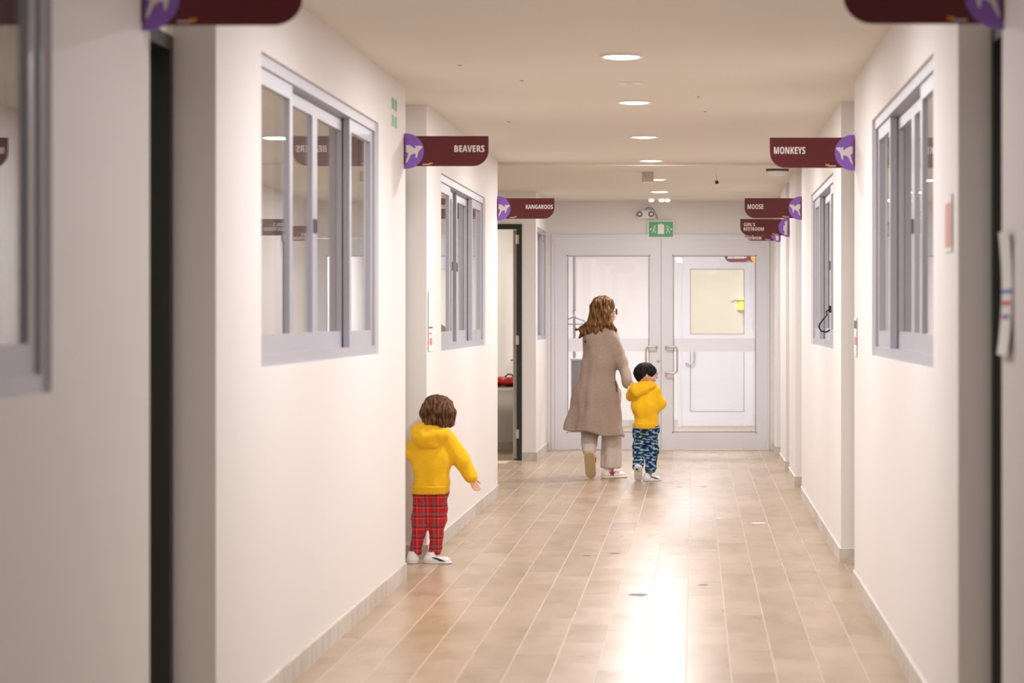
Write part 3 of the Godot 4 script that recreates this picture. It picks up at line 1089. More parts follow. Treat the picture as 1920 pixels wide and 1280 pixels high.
	for q in [[-0.915, 12.39], [-1.165, 11.63], [-1.19, 14.99], [0.062, 14.25], [0.02, 13.3]]:
		st = mb()
		lathe(st, [[0.0, -0.003], [0.009, -0.002], [0.012, 0.0]], Vector3.ZERO, 12)
		var p := put("screw_cap", st.commit(), M.grey, self)
		p.position = Vector3(q[0], CEIL, -q[1])
		tag(p, "tiny grey screw cap in the ceiling", "screw cap", "screw caps in the ceiling")

func sheet(called: String, label: String, cat: String, side: float, face: float, d0: float, d1: float, y0: float, y1: float, marks: Array, curl := 0.0):
	# paper on a corridor wall: side = +1 stands out towards +x (left wall)
	var o := thing(called, label, cat, Vector3(face, 0, -(d0 + d1) / 2))
	var st := mb()
	var n := 10
	var z0 := (d1 - d0) / 2
	var off := func(i): return side * (0.003 + curl * pow(abs(float(i) / n - 0.55) * 1.8, 2.0))
	for i in n:
		var ya: float = lerpf(y0, y1, float(i) / n); var yb: float = lerpf(y0, y1, float(i + 1) / n)
		var xa: float = off.call(i); var xb: float = off.call(i + 1)
		for t in [0.0, 0.0012]:
			var a := Vector3(xa + side * t, ya, z0); var b := Vector3(xb + side * t, yb, z0)
			var c := Vector3(xb + side * t, yb, -z0); var d := Vector3(xa + side * t, ya, -z0)
			if (t > 0) == (side > 0): quad(st, a, b, c, d)
			else: quad(st, d, c, b, a)
	var pg := build(st, "sheet", M.paper, o)
	for m in marks:
		# [u0, u1, v0, v1, colour] as fractions of the sheet
		st = mb()
		var ya := lerpf(y0, y1, m[2]); var yb := lerpf(y0, y1, m[3])
		var xo: float = off.call((m[2] + m[3]) / 2 * n) + side * 0.0016
		box(st, Vector3(min(xo, xo + side * 0.0006), ya, lerpf(z0, -z0, m[1])), Vector3(max(xo, xo + side * 0.0006), yb, lerpf(z0, -z0, m[0])))
		build(st, "printed_mark", m[4], pg)

func wall_things():
	var blue := mat(rgb8(70, 100, 190), 0.7)
	var red := mat(rgb8(205, 80, 80), 0.7)
	var pink := mat(rgb8(214, 130, 160), 0.7)
	var pale_red := mat(rgb8(214, 160, 150), 0.7)
	sheet("wall_notice", "curled white notice with blue and red print beside the nearest right doorway", "notice", -1, XR, 6.22, 6.43, 1.318, 1.652, [[0.0, 1.0, 0.5, 0.53, blue], [0.1, 0.9, 0.4, 0.44, red], [0.2, 0.6, 0.29, 0.33, blue], [0.6, 0.85, 0.29, 0.33, red]], 0.014)
	sheet("wall_poster", "narrow pale red poster beside the window before the MONKEYS sign", "poster", -1, XR, 7.68, 7.9, 1.638, 1.828, [[0.1, 0.9, 0.08, 0.85, pale_red]])
	sheet("door_notice", "small white notice at the corner under the MONKEYS sign", "notice", -1, XR, 12.2, 12.4, 1.215, 1.42, [[0.1, 0.9, 0.72, 0.92, M.grey], [0.1, 0.8, 0.3, 0.5, pink]])
	sheet("class_list", "white class list with pink print on the wall past the BEAVERS niche", "notice", 1, XL, 13.86, 14.1, 1.22, 1.575, [[0.1, 0.9, 0.38, 0.41, M.grey], [0.1, 0.7, 0.28, 0.31, pink], [0.2, 0.8, 0.1, 0.22, pink]])
	# green safety stickers high on the left wall before BEAVERS
	var o := thing("safety_sticker", "green and white safety stickers high on the wall beside BEAVERS", "sticker", Vector3(XL, 2.49, -12.3))
	for s in [0.045, -0.045]:
		var st := mb()
		box(st, Vector3(0, s - 0.04, -0.13), Vector3(0.0025, s + 0.04, 0.13))
		var pl := build(st, "sticker", M.paper, o)
		for q in [[-0.1, -0.02], [0.015, 0.1]]:
			st = mb()
			box(st, Vector3(0.0025, s - 0.03, q[0]), Vector3(0.0035, s + 0.03, q[1]))
			build(st, "green_field", M.sign_green, pl)
	# black strap hanging at the right window
	o = thing("black_strap", "black looped strap hanging at the window between MONKEYS and MOOSE", "strap", Vector3(XR, 1.42, -14.9))
	var st := mb()
	tube(st, [Vector3(0.015, 0.058, 0), Vector3(-0.012, 0.038, 0), Vector3(-0.006, 0.017, 0), Vector3(-0.032, -0.012, 0.01), Vector3(-0.053, -0.04, 0.014), Vector3(-0.058, -0.062, 0.014), Vector3(-0.045, -0.085, 0.012), Vector3(-0.02, -0.093, 0.006), Vector3(0.0, -0.088, 0), Vector3(0.012, -0.078, 0)], 0.0055, 8)
	build(st, "loop", M.black, o)
	st = mb()
	box(st, Vector3(0.004, 0.03, -0.012), Vector3(0.02, 0.075, 0.012))
	build(st, "clip", M.black, o)
	# the table with the red bag in the room behind the lobby
	o = thing("side_table", "small white table seen through the open green-framed door", "table", Vector3(-2.0, 0, -24.75))
	st = mb()
	box(st, Vector3(-0.55, 0.66, -0.35), Vector3(0.2, 0.69, 0.35))
	build(st, "table_top", M.white, o)
	st = mb()
	box(st, Vector3(-0.53, 0.58, 0.31), Vector3(0.18, 0.66, 0.33))
	build(st, "apron", M.white, o)
	for x in [-0.5, 0.16]:
		for z in [-0.3, 0.3]:
			st = mb()
			tube(st, [Vector3(x, 0, z), Vector3(x, 0.66, z)], 0.018, 8)
			build(st, "leg", M.steel, o)
	o = thing("red_bag", "folded shiny red bag lying on the white table", "bag", Vector3(-2.0, 0.69, -24.55))
	var F := Field.new()
	F.cap(Vector3(-0.2, 0.06, 0), Vector3(0.12, 0.055, 0), 0.06, 0.05, 0.02, Vector3(1, 0.75, 2.0))
	F.cap(Vector3(-0.18, 0.085, 0.02), Vector3(0.08, 0.09, 0.02), 0.03, 0.03, 0.02, Vector3(1, 0.6, 2.4))
	F.ymin = 0.012
	wrinkles(F, 0.012, 9.0)
	put("cloth", net_mesh(nets(F, 0.012)), mat(rgb8(190, 26, 28), 0.35), o)
	st = mb()
	tube(st, [Vector3(0.0, 0.1, 0), Vector3(0.05, 0.14, 0), Vector3(0.09, 0.13, 0), Vector3(0.1, 0.09, 0)], 0.008, 8)
	build(st, "carry_strap", M.black, o)
	st = mb()
	box(st, Vector3(-0.2, 0.0, -0.12), Vector3(0.14, 0.012, 0.14))
	tag(build(st, "folder", M.grey, o), "dark folder under the bag")

func vestibule_things():
	# coat stand with hangers and the dark cabinet behind the left leaf
	var o := thing("coat_stand", "tall dark coat stand behind the left glass door", "coat stand", Vector3(-1.47, 0, -28.6))
	var st := mb()
	tube(st, [Vector3(0, 0.02, 0), Vector3(0, 2.3, 0)], 0.016, 12)
	build(st, "pole", M.grey, o)
	st = mb()
	lathe(st, [[0.0, 0.03], [0.16, 0.022], [0.17, 0.0]], Vector3.ZERO, 28)
	build(st, "base", M.black, o)
	st = mb()
	tube(st, [Vector3(0, 1.5, 0.0), Vector3(0, 1.5, 0.24)], 0.01, 8)
	build(st, "peg", M.black, o)
	for k in 3:
		var h := thing("coat_hanger", "dark clothes hanger on the coat stand behind the glass door", "hanger", Vector3(-1.47, 1.478, -28.53 + 0.05 * k), "hangers on the coat stand")
		st = mb()
		var pts := []
		for i in 8:
			var a := PI * 1.25 - i * PI * 1.5 / 7
			pts.append(Vector3(0.022 * cos(a), -0.005 + 0.022 * sin(a), 0))
		pts.append(Vector3(0, -0.05, 0))
		tube(st, pts, 0.003, 6)
		build(st, "hook", M.steel, h)
		st = mb()
		tube(st, [Vector3(0, -0.05, 0), Vector3(-0.12, -0.1, 0), Vector3(-0.15, -0.125, 0), Vector3(-0.14, -0.14, 0), Vector3(0.14, -0.14, 0), Vector3(0.15, -0.125, 0), Vector3(0.12, -0.1, 0), Vector3(0, -0.05, 0)], 0.007, 6)
		build(st, "hanger_body", mat(rgb8(60, 66, 84), 0.4), h)
	o = thing("cabinet", "dark grey cabinet behind the left glass door", "cabinet", Vector3(-1.27, 0, -27.6))
	st = mb()
	box(st, Vector3(-0.175, 0.03, -0.2), Vector3(0.175, 0.92, 0.2))
	build(st, "body", M.grey, o)
	st = mb()
	box(st, Vector3(-0.185, 0.92, -0.21), Vector3(0.185, 0.94, 0.21))
	build(st, "top", mat(rgb8(150, 148, 150), 0.5), o)
	for k in 2:
		st = mb()
		box(st, Vector3(-0.165, 0.06 + 0.43 * k, 0.2), Vector3(0.165, 0.47 + 0.43 * k, 0.212))
		var dr := build(st, "drawer", M.grey, o)
		st = mb()
		box(st, Vector3(-0.06, 0.38 + 0.43 * k, 0.212), Vector3(0.06, 0.395 + 0.43 * k, 0.23))
		build(st, "pull", M.steel, dr)
	st = mb()
	box(st, Vector3(-0.165, 0.0, -0.18), Vector3(0.165, 0.03, 0.18))
	build(st, "plinth", M.black, o)
	# yellow pouch with a strap on the wall of the room behind the inner door
	o = thing("yellow_pouch", "yellow pouch with dark strap hanging behind the inner door glass", "pouch", Vector3(0.668, 1.59, -33.2))
	var F := Field.new()
	F.cap(Vector3(0, -0.06, 0), Vector3(0, 0.06, 0), 0.06, 0.06, 0.01, Vector3(1.2, 1, 0.6))
	put("pouch_body", net_mesh(nets(F, 0.01)), mat(rgb8(240, 205, 50), 0.6), o)
	for y in [0.07, -0.07]:
		st = mb()
		box(st, Vector3(-0.068, y - 0.009, -0.04), Vector3(0.068, y + 0.009, 0.04))
		build(st, "band", M.grey, o)
	st = mb()
	tube(st, [Vector3(-0.06, 0.075, 0.02), Vector3(-0.11, 0.07, 0.02), Vector3(-0.15, 0.045, 0.02)], 0.012, 6)
	build(st, "strap", M.grey, o)
	st = mb()
	box(st, Vector3(-0.01, 0.0, -0.9), Vector3(0.01, 0.15, -0.04))
	build(st, "hook_rail", M.white, o)

# ------------------------------------------------------------------ people
func cloth(c: Color, amount := 0.08, scale := 9.0, sd := 1) -> StandardMaterial3D:
	var m := mat(Color.WHITE, 0.9)
	m.albedo_texture = noise_image(128, 200 + sd, 0.05, 4, grad([c.darkened(amount), c, c.lightened(amount)], [0.25, 0.5, 0.75]))
	tri(m, scale, false, 6.0)
	m.rim_enabled = true
	m.rim = 0.25
	return m

func shoe(parent: Node, at: Vector3, turn: float, pitch: float, L: float, W: float, upper: Material, sole: Material, accent: Material, star := false):
	# built pointing along +x with the heel at x = 0
	var F := Field.new()
	var h := L * 0.28
	F.cap(Vector3(L * 0.16, h * 0.62, 0), Vector3(L * 0.2, h * 1.35, 0), W * 0.44, W * 0.36, 0.02)
	F.cap(Vector3(L * 0.15, h * 0.45, 0), Vector3(L * 0.8, h * 0.33, 0), W * 0.46, W * 0.42, 0.02, Vector3(1, 0.85, 1))
	F.ymin = h * 0.2
	F.cap(Vector3(L * 0.2, h * 1.7, 0), Vector3(L * 0.21, h * 2.2, 0), W * 0.27, W * 0.3, 0.01, Vector3.ONE, true)
	var o := put("shoe", net_mesh(nets(F, 0.006)), upper, parent)
	o.position = at
	o.rotation = Vector3(0, turn, pitch)
	var G := Field.new()
	G.cap(Vector3(L * 0.14, h * 0.15, 0), Vector3(L * 0.82, h * 0.15, 0), W * 0.49, W * 0.48, 0.02, Vector3(1, 0.5, 1))
	G.ymin = 0.0
	G.ymax = h * 0.34
	put("sole", net_mesh(nets(G, 0.006)), sole, o)
	for s in [-1.0, 1.0]:
		var st := mb()
		var z: float = W * 0.47 * s
		if star:
			var p := PackedVector2Array()
			for i in 10:
				p.append(Vector2(L * 0.36, h * 0.72) + Vector2.from_angle(TAU * i / 10 + PI / 2) * (h * 0.5 if i % 2 == 0 else h * 0.24))
			prism(st, p, min(z, z - 0.008 * s), max(z, z - 0.008 * s))
			build(st, "star_patch", accent, o)
		else:
			prism(st, PackedVector2Array([Vector2(L * 0.3, h * 0.95), Vector2(L * 0.45, h * 0.88), Vector2(L * 0.62, h * 0.7), Vector2(L * 0.84, h * 0.38), Vector2(L * 0.6, h * 0.42), Vector2(L * 0.5, h * 0.66), Vector2(L * 0.36, h * 0.82)]), min(z, z - 0.012 * s), max(z, z - 0.012 * s))
			build(st, "side_stripe", accent, o)
	return o

# head, facing f (unit vector, horizontal), added to a skin field; s = height of the head
func head_field(F: Field, c: Vector3, f: Vector3, s: float):
	var r := f.cross(Vector3.UP)
	F.ball(c + Vector3(0, 0.07 * s, 0) - f * 0.04 * s, Vector3(0.40, 0.42, 0.40) * s * 0.98, 0.02)
	F.cap(c - Vector3(0, 0.18 * s, 0) + f * 0.12 * s, c - Vector3(0, 0.3 * s, 0) + f * 0.22 * s, 0.27 * s, 0.16 * s, 0.05 * s)
	for q in [-1.0, 1.0]:
		F.ball(c - Vector3(0, 0.12 * s, 0) + f * 0.27 * s + r * 0.15 * s * q, Vector3(0.11, 0.11, 0.11) * s, 0.05 * s)
		F.cap(c + r * 0.385 * s * q - Vector3(0, 0.0, 0) * s, c + r * 0.4 * s * q - Vector3(0, 0.13 * s, 0), 0.05 * s, 0.035 * s, 0.01)
	F.cap(c + f * 0.39 * s + Vector3(0, 0.02 * s, 0), c + f * 0.47 * s - Vector3(0, 0.12 * s, 0), 0.03 * s, 0.05 * s, 0.03 * s)
	F.cap(c + f * 0.38 * s - Vector3(0, 0.235 * s, 0) + r * 0.05 * s, c + f * 0.38 * s - Vector3(0, 0.235 * s, 0) - r * 0.05 * s, 0.035 * s, 0.035 * s, 0.02 * s)
	for q in [-1.0, 1.0]:
		F.ball(c + f * 0.42 * s + r * 0.15 * s * q + Vector3(0, 0.0, 0), Vector3(0.055, 0.05, 0.055) * s, 0.01, true)

func face_parts(parent: Node, c: Vector3, f: Vector3, s: float, brow: Material):
	var r := f.cross(Vector3.UP)
	for q in [-1.0, 1.0]:
		var sp := SphereMesh.new()
		sp.radius = 0.055 * s
		sp.height = 0.11 * s
		sp.radial_segments = 16
		sp.rings = 8
		var o := put("eye", sp, M.white, parent)
		o.position = c + f * 0.345 * s + r * 0.15 * s * q
		var ir := SphereMesh.new()
		ir.radius = 0.03 * s
		ir.height = 0.06 * s
		ir.radial_segments = 12
		ir.rings = 6
		var i := put("iris", ir, M.black, o)
		i.position = f * 0.032 * s
		var st := mb()
		tube(st, [c + f * 0.37 * s + r * 0.08 * s * q + Vector3(0, 0.085 * s, 0), c + f * 0.37 * s + r * 0.16 * s * q + Vector3(0, 0.105 * s, 0), c + f * 0.31 * s + r * 0.25 * s * q + Vector3(0, 0.085 * s, 0)], 0.013 * s, 6)
		build(st, "eyebrow", brow, parent)
	var st := mb()
	tube(st, [c + f * 0.39 * s - Vector3(0, 0.235 * s, 0) + r * 0.09 * s, c + f * 0.415 * s - Vector3(0, 0.232 * s, 0), c + f * 0.39 * s - Vector3(0, 0.235 * s, 0) - r * 0.09 * s], [0.008 * s, 0.018 * s, 0.008 * s], 8)
	build(st, "lips", mat(rgb8(190, 105, 95), 0.5), parent)

func people():
	var skin := mat(rgb8(222, 172, 142), 0.5)
	skin.subsurf_scatter_enabled = true
	skin.subsurf_scatter_strength = 0.15
	var yellow := cloth(rgb8(246, 192, 14), 0.02, 9.0, 1)
	var yellow_rib := cloth(rgb8(240, 184, 14), 0.04, 22.0, 2)
	toddler(skin, yellow, yellow_rib)
	boy(skin, yellow, yellow_rib)
	woman(skin)

func plaid() -> StandardMaterial3D:
	var n := 96
	var im := Image.create(n, n, true, Image.FORMAT_RGB8)
	var band := func(u: float) -> Array:
		# [weight, colour] laid over the red ground
		if u > 0.30 and u < 0.52: return [0.5, rgb8(92, 104, 96)]
		if u > 0.60 and u < 0.68: return [0.5, rgb8(40, 36, 70)]
		if u > 0.40 and u < 0.43: return [0.8, rgb8(225, 205, 120)]
		if u > 0.78 and u < 0.805: return [0.55, rgb8(230, 215, 205)]
		return [0.0, Color.BLACK]
	for y in n:
		for x in n:
			var c := rgb8(206, 22, 30)
			for u in [float(x) / n, float(y) / n]:
				var b: Array = band.call(u)
				c = c.lerp(b[1], b[0])
				if u > 0.40 and u < 0.425: c = c.lerp(rgb8(220, 205, 150), 0.5)
			im.set_pixel(x, y, c)
	im.generate_mipmaps()
	var m := mat(Color.WHITE, 0.9)
	m.albedo_texture = ImageTexture.create_from_image(im)
	tri(m, 1.0 / 0.062, false, 12.0)
	return m

func blob_print() -> StandardMaterial3D:
	var n := FastNoiseLite.new()
	n.seed = 8
	n.frequency = 0.05
	n.fractal_octaves = 1
	var n2 := FastNoiseLite.new()
	n2.seed = 19
	n2.frequency = 0.05
	n2.fractal_octaves = 1
	var im := Image.create(128, 128, true, Image.FORMAT_RGB8)
	for y in 128:
		for x in 128:
			var c := rgb8(30, 36, 112)
			var v := soft_noise(n, 128, x, (y * 3) % 128)
			var w := soft_noise(n2, 128, x, (y * 3) % 128)
			if v > 0.72: c = rgb8(48, 128, 130)
			if v > 0.79: c = rgb8(130, 206, 140)
			if w > 0.84: c = rgb8(160, 196, 216)
			if w < 0.25: c = rgb8(18, 20, 66)
			im.set_pixel(x, y, c)
	im.generate_mipmaps()
	var m := mat(Color.WHITE, 0.9)
	m.albedo_texture = ImageTexture.create_from_image(im)
	tri(m, 1.0 / 0.42, false, 10.0)
	return m

func hair_mat(dark: Color, light: Color, sd: int, stretch := 0.25) -> StandardMaterial3D:
	var m := mat(Color.WHITE, 0.7, 0.0, 0.3)
	m.albedo_texture = noise_image(128, sd, 0.06, 4, grad([dark, dark.lerp(light, 0.4), light], [0.3, 0.5, 0.72]))
	tri(m, Vector3(8, 8 * stretch, 8), false, 4.0)
	m.heightmap_enabled = true
	m.heightmap_texture = m.albedo_texture
	m.heightmap_scale = 0.25
	return m

func V(x: float, y: float, z := 0.0) -> Vector3:
	return Vector3(x, y, z)

func toddler(skin: Material, yellow: Material, rib: Material):
	var o := thing("person", "toddler in yellow hoodie and red tartan trousers standing at the BEAVERS niche", "person", Vector3(-1.53, 0, -13.58))
	var f := V(0.12, 0, -1).normalized()
	var hc := V(0.043, 0.865, 0.0)
	# skin: head, neck, trunk, limbs
	var B := Field.new()
	B.cap(V(0.035, 0.72), V(0.04, 0.80), 0.036, 0.036, 0.02)
	B.cap(V(0.02, 0.68), V(0.0, 0.44), 0.06, 0.062, 0.03, Vector3(1.15, 1, 0.8))
	for q in [[V(-0.05, 0.685), V(-0.095, 0.63, -0.015), V(-0.106, 0.70, -0.045)], [V(0.105, 0.685), V(0.18, 0.588, 0.0), V(0.238, 0.49, 0.01)]]:
		B.cap(q[0], q[1], 0.03, 0.025, 0.015)
		B.cap(q[1], q[2], 0.025, 0.018, 0.01)
	for q in [[V(-0.045, 0.4), V(-0.059, 0.245, -0.01), V(-0.082, 0.05)], [V(0.045, 0.4), V(0.042, 0.245, -0.01), V(0.022, 0.05)]]:
		B.cap(q[0], q[1], 0.04, 0.032, 0.02)
		B.cap(q[1], q[2], 0.032, 0.022, 0.01)
	var d := nets(B, 0.01)
	var H := Field.new()
	head_field(H, hc, f, 0.205)
	H.cap(V(0.036, 0.74), V(0.042, 0.82), 0.037, 0.037, 0.02)
	nets(H, 0.005, d)
	for q in [[V(-0.106, 0.70, -0.045), V(-0.1, 1, -0.15), V(-1, 0, 0.3), 1.0], [V(0.238, 0.49, 0.01), V(0.5, -1, 0.1), V(0.4, 0.1, 1), -1.0]]:
		var K := Field.new()
		K.cap(q[0] - (q[1] as Vector3).normalized() * 0.02, q[0], 0.019, 0.017, 0.01)
		hand(K, q[0], q[1], q[2], 0.56, 0.3, q[3])
		nets(K, 0.003, d)
	put("body", net_mesh(d), skin, o)
	face_parts(o, hc, f, 0.205, M.black)
	# hair
	var R := Field.new()
	R.ball(hc + V(0, 0.022, 0.006), V(0.096, 0.088, 0.096), 0.02)
	R.cap(hc + V(-0.04, 0.0, 0.045), hc + V(-0.035, -0.07, 0.052), 0.05, 0.034, 0.03)
	R.cap(hc + V(0.035, 0.0, 0.045), hc + V(0.035, -0.078, 0.05), 0.05, 0.03, 0.03)
	R.cap(hc + V(0.078, 0.0, 0.0), hc + V(0.078, -0.06, 0.0), 0.028, 0.022, 0.03)
	R.cap(hc + V(-0.075, 0.0, 0.0), hc + V(-0.074, -0.055, 0.005), 0.028, 0.018, 0.03)
	R.ball(hc + f * 0.1 + V(0, -0.045, 0), V(0.062, 0.075, 0.05), 0.01, true)
	wrinkles(R, 0.007, 26.0, V(1, 0.25, 1), 9)
	put("hair", net_mesh(nets(R, 0.005)), hair_mat(rgb8(52, 36, 26), rgb8(128, 88, 56), 31), o)
	# hoodie
	var Y := Field.new()
	Y.cap(V(0.03, 0.70), V(0.012, 0.60), 0.084, 0.09, 0.05, Vector3(1.2, 1, 0.85))
	Y.cap(V(0.012, 0.60), V(0.0, 0.44), 0.09, 0.088, 0.05, Vector3(1.2, 1, 0.95))
	Y.cap(V(-0.045, 0.712), V(-0.095, 0.63, -0.012), 0.048, 0.042, 0.03)
	Y.cap(V(-0.095, 0.63, -0.012), V(-0.104, 0.68, -0.04), 0.041, 0.033, 0.02)
	Y.cap(V(0.098, 0.71), V(0.182, 0.588), 0.055, 0.046, 0.03)
	Y.cap(V(0.182, 0.588), V(0.236, 0.498, 0.008), 0.045, 0.034, 0.02)
	Y.cap(V(0.03, 0.75), V(0.036, 0.775, -0.01), 0.064, 0.056, 0.03)
	Y.ymin = 0.418
	wrinkles(Y, 0.014, 6.0, V(1, 0.8, 1), 4)
	var hoodie := put("hoodie", net_mesh(nets(Y, 0.007)), yellow, o)
	var N := Field.new()
	N.cap(V(-0.075, 0.757, 0.035), V(0.085, 0.757, 0.035), 0.036, 0.032, 0.04, Vector3(1, 1, 1.2))
	N.cap(V(-0.03, 0.735, 0.075), V(0.05, 0.735, 0.072), 0.048, 0.042, 0.04, Vector3(1, 1, 0.8))
	N.cap(V(0.0, 0.735, 0.08), V(0.008, 0.69, 0.082), 0.045, 0.03, 0.05, Vector3(1.2, 1, 0.7))
	N.cap(V(-0.098, 0.775, 0.0), V(-0.04, 0.79, 0.05), 0.02, 0.016, 0.03)
	N.cap(V(-0.04, 0.79, 0.06), V(0.085, 0.775, 0.05), 0.015, 0.014, 0.02)
	wrinkles(N, 0.01, 10.0, Vector3.ONE, 6)
	put("hood", net_mesh(nets(N, 0.006)), yellow, hoodie)
	var C := Field.new()
	C.cap(V(0.0, 0.46), V(0.0, 0.40), 0.095, 0.09, 0.02, Vector3(1.2, 1, 1.0))
	C.ymin = 0.402
	C.ymax = 0.448
	put("hem_band", net_mesh(nets(C, 0.006)), rib, hoodie)
	# trousers
	var T := Field.new()
	T.cap(V(-0.028, 0.42), V(0.03, 0.42), 0.068, 0.068, 0.03, Vector3(1, 1, 0.95))
	for q in [[V(-0.045, 0.395), V(-0.06, 0.245, -0.012), V(-0.082, 0.07)], [V(0.046, 0.395), V(0.044, 0.245, -0.012), V(0.022, 0.065)]]:
		T.cap(q[0], q[1], 0.056, 0.047, 0.025)
		T.cap(q[1], q[2], 0.047, 0.037, 0.02)
	T.ymin = 0.048
	T.ymax = 0.435
	wrinkles(T, 0.01, 9.0, V(1, 1.2, 1), 5)
	put("trousers", net_mesh(nets(T, 0.007)), plaid(), o)
	var shoe_white := mat(rgb8(236, 234, 234), 0.5)
	shoe(o, V(-0.097, 0, 0.045), deg_to_rad(100), 0, 0.155, 0.072, shoe_white, M.white, M.black)
	shoe(o, V(-0.026, 0, 0.02), deg_to_rad(-8), 0, 0.15, 0.07, shoe_white, M.white, M.black)

func boy(skin: Material, yellow: Material, rib: Material):
	var o := thing("person", "small boy in yellow hoodie and blue printed trousers holding the woman's hand", "person", Vector3(-0.43, 0, -20.4))
	var f := V(0.93, 0, -0.1).normalized()
	var hc := V(0.005, 0.922, 0.0)
	var B := Field.new()
	B.cap(V(0.0, 0.75), V(0.0, 0.86), 0.042, 0.04, 0.02)
	B.cap(V(0.0, 0.73), V(0.005, 0.49), 0.062, 0.065, 0.03, Vector3(1.2, 1, 0.8))
	for q in [[V(-0.075, 0.76), V(-0.128, 0.73, -0.1), V(-0.135, 0.79, -0.2)], [V(0.088, 0.75), V(0.138, 0.672, -0.02), V(0.1, 0.645, -0.13)]]:
		B.cap(q[0], q[1], 0.03, 0.026, 0.015)
		B.cap(q[1], q[2], 0.026, 0.019, 0.01)
	for q in [[V(-0.05, 0.45), V(-0.055, 0.28, -0.02), V(-0.06, 0.1, 0.05)], [V(0.05, 0.45), V(0.05, 0.27, -0.02), V(0.035, 0.06)]]:
		B.cap(q[0], q[1], 0.042, 0.034, 0.02)
		B.cap(q[1], q[2], 0.034, 0.024, 0.01)
	var d := nets(B, 0.01)
	var H := Field.new()
	head_field(H, hc, f, 0.205)
	H.cap(V(-0.01, 0.79), V(0.0, 0.87), 0.042, 0.042, 0.02)
	nets(H, 0.005, d)
	for q in [[V(-0.135, 0.79, -0.2), V(-0.05, 0.6, -0.6), V(-1, 0, 0.2), 1.0], [V(0.1, 0.645, -0.13), V(-0.5, 0.1, -0.8), V(0.5, 0, -0.5), -1.0]]:
		var K := Field.new()
		K.cap(q[0] - (q[1] as Vector3).normalized() * 0.02, q[0], 0.019, 0.017, 0.01)
		hand(K, q[0], q[1], q[2], 0.58, 0.4, q[3])
		nets(K, 0.003, d)
	put("body", net_mesh(d), skin, o)
	face_parts(o, hc, f, 0.205, M.black)
	var R := Field.new()
	R.ball(hc + V(-0.008, 0.026, 0.0), V(0.099, 0.082, 0.092), 0.02)
	R.cap(hc + V(-0.06, 0.0, 0.0), hc + V(-0.062, -0.03, 0.0), 0.045, 0.03, 0.03)
	R.ball(hc + f * 0.115 + V(0, -0.045, 0), V(0.075, 0.07, 0.085), 0.01, true)
	R.ball(hc + V(0.03, -0.06, 0.085), V(0.075, 0.055, 0.05), 0.01, true)
	R.ball(hc + V(0.03, -0.06, -0.085), V(0.075, 0.055, 0.05), 0.01, true)
	wrinkles(R, 0.005, 26.0, V(1, 0.25, 1), 12)
	put("hair", net_mesh(nets(R, 0.005)), hair_mat(rgb8(18, 14, 14), rgb8(46, 36, 32), 33), o)
	var Y := Field.new()
	Y.cap(V(0.0, 0.77), V(0.004, 0.66), 0.088, 0.092, 0.05, Vector3(1.2, 1, 0.85))
	Y.cap(V(0.004, 0.66), V(0.005, 0.50), 0.092, 0.092, 0.05, Vector3(1.2, 1, 0.95))
	Y.cap(V(-0.07, 0.785), V(-0.128, 0.735, -0.1), 0.052, 0.044, 0.03)
	Y.cap(V(-0.128, 0.735, -0.1), V(-0.135, 0.782, -0.19), 0.042, 0.035, 0.02)
	Y.cap(V(0.085, 0.775), V(0.132, 0.675, -0.015), 0.055, 0.05, 0.03)
	Y.cap(V(0.132, 0.675, -0.015), V(0.102, 0.648, -0.12), 0.048, 0.036, 0.02)
	Y.cap(V(-0.005, 0.82), V(0.0, 0.845), 0.07, 0.06, 0.03)
	Y.ymin = 0.472
	wrinkles(Y, 0.014, 7.0, V(1, 0.8, 1), 14)
	var hoodie := put("hoodie", net_mesh(nets(Y, 0.008)), yellow, o)
	var N := Field.new()
	N.cap(V(-0.085, 0.815, 0.04), V(0.06, 0.83, 0.045), 0.036, 0.03, 0.04, Vector3(1, 1, 1.2))
	N.cap(V(-0.075, 0.785, 0.075), V(0.0, 0.79, 0.075), 0.048, 0.036, 0.04, Vector3(1, 1, 0.8))
	N.cap(V(-0.125, 0.785, 0.02), V(-0.08, 0.80, 0.06), 0.03, 0.03, 0.03)
	wrinkles(N, 0.01, 10.0, Vector3.ONE, 16)
	put("hood", net_mesh(nets(N, 0.007)), yellow, hoodie)
	var C := Field.new()
	C.cap(V(0.005, 0.52), V(0.005, 0.45), 0.097, 0.094, 0.02, Vector3(1.2, 1, 1.0))
	C.ymin = 0.455
	C.ymax = 0.502
	put("hem_band", net_mesh(nets(C, 0.007)), rib, hoodie)
	var T := Field.new()
	T.cap(V(-0.025, 0.47), V(0.035, 0.47), 0.082, 0.082, 0.03)
	for q in [[V(-0.05, 0.44), V(-0.057, 0.28, -0.025), V(-0.066, 0.13, 0.05)], [V(0.055, 0.44), V(0.055, 0.27, -0.02), V(0.042, 0.1)]]:
		T.cap(q[0], q[1], 0.062, 0.054, 0.025)
		T.cap(q[1], q[2], 0.054, 0.046, 0.02)
	T.ymin = 0.07
	T.ymax = 0.485
	wrinkles(T, 0.014, 8.0, V(1, 1.2, 1), 17)
	put("trousers", net_mesh(nets(T, 0.008)), blob_print(), o)
	var shoe_white := mat(rgb8(232, 230, 234), 0.5)
	shoe(o, V(-0.062, 0.125, 0.095), deg_to_rad(90), deg_to_rad(-52), 0.16, 0.075, shoe_white, M.white, M.black)
	shoe(o, V(-0.012, 0, 0.01), deg_to_rad(18), 0, 0.155, 0.072, shoe_white, M.white, M.black)

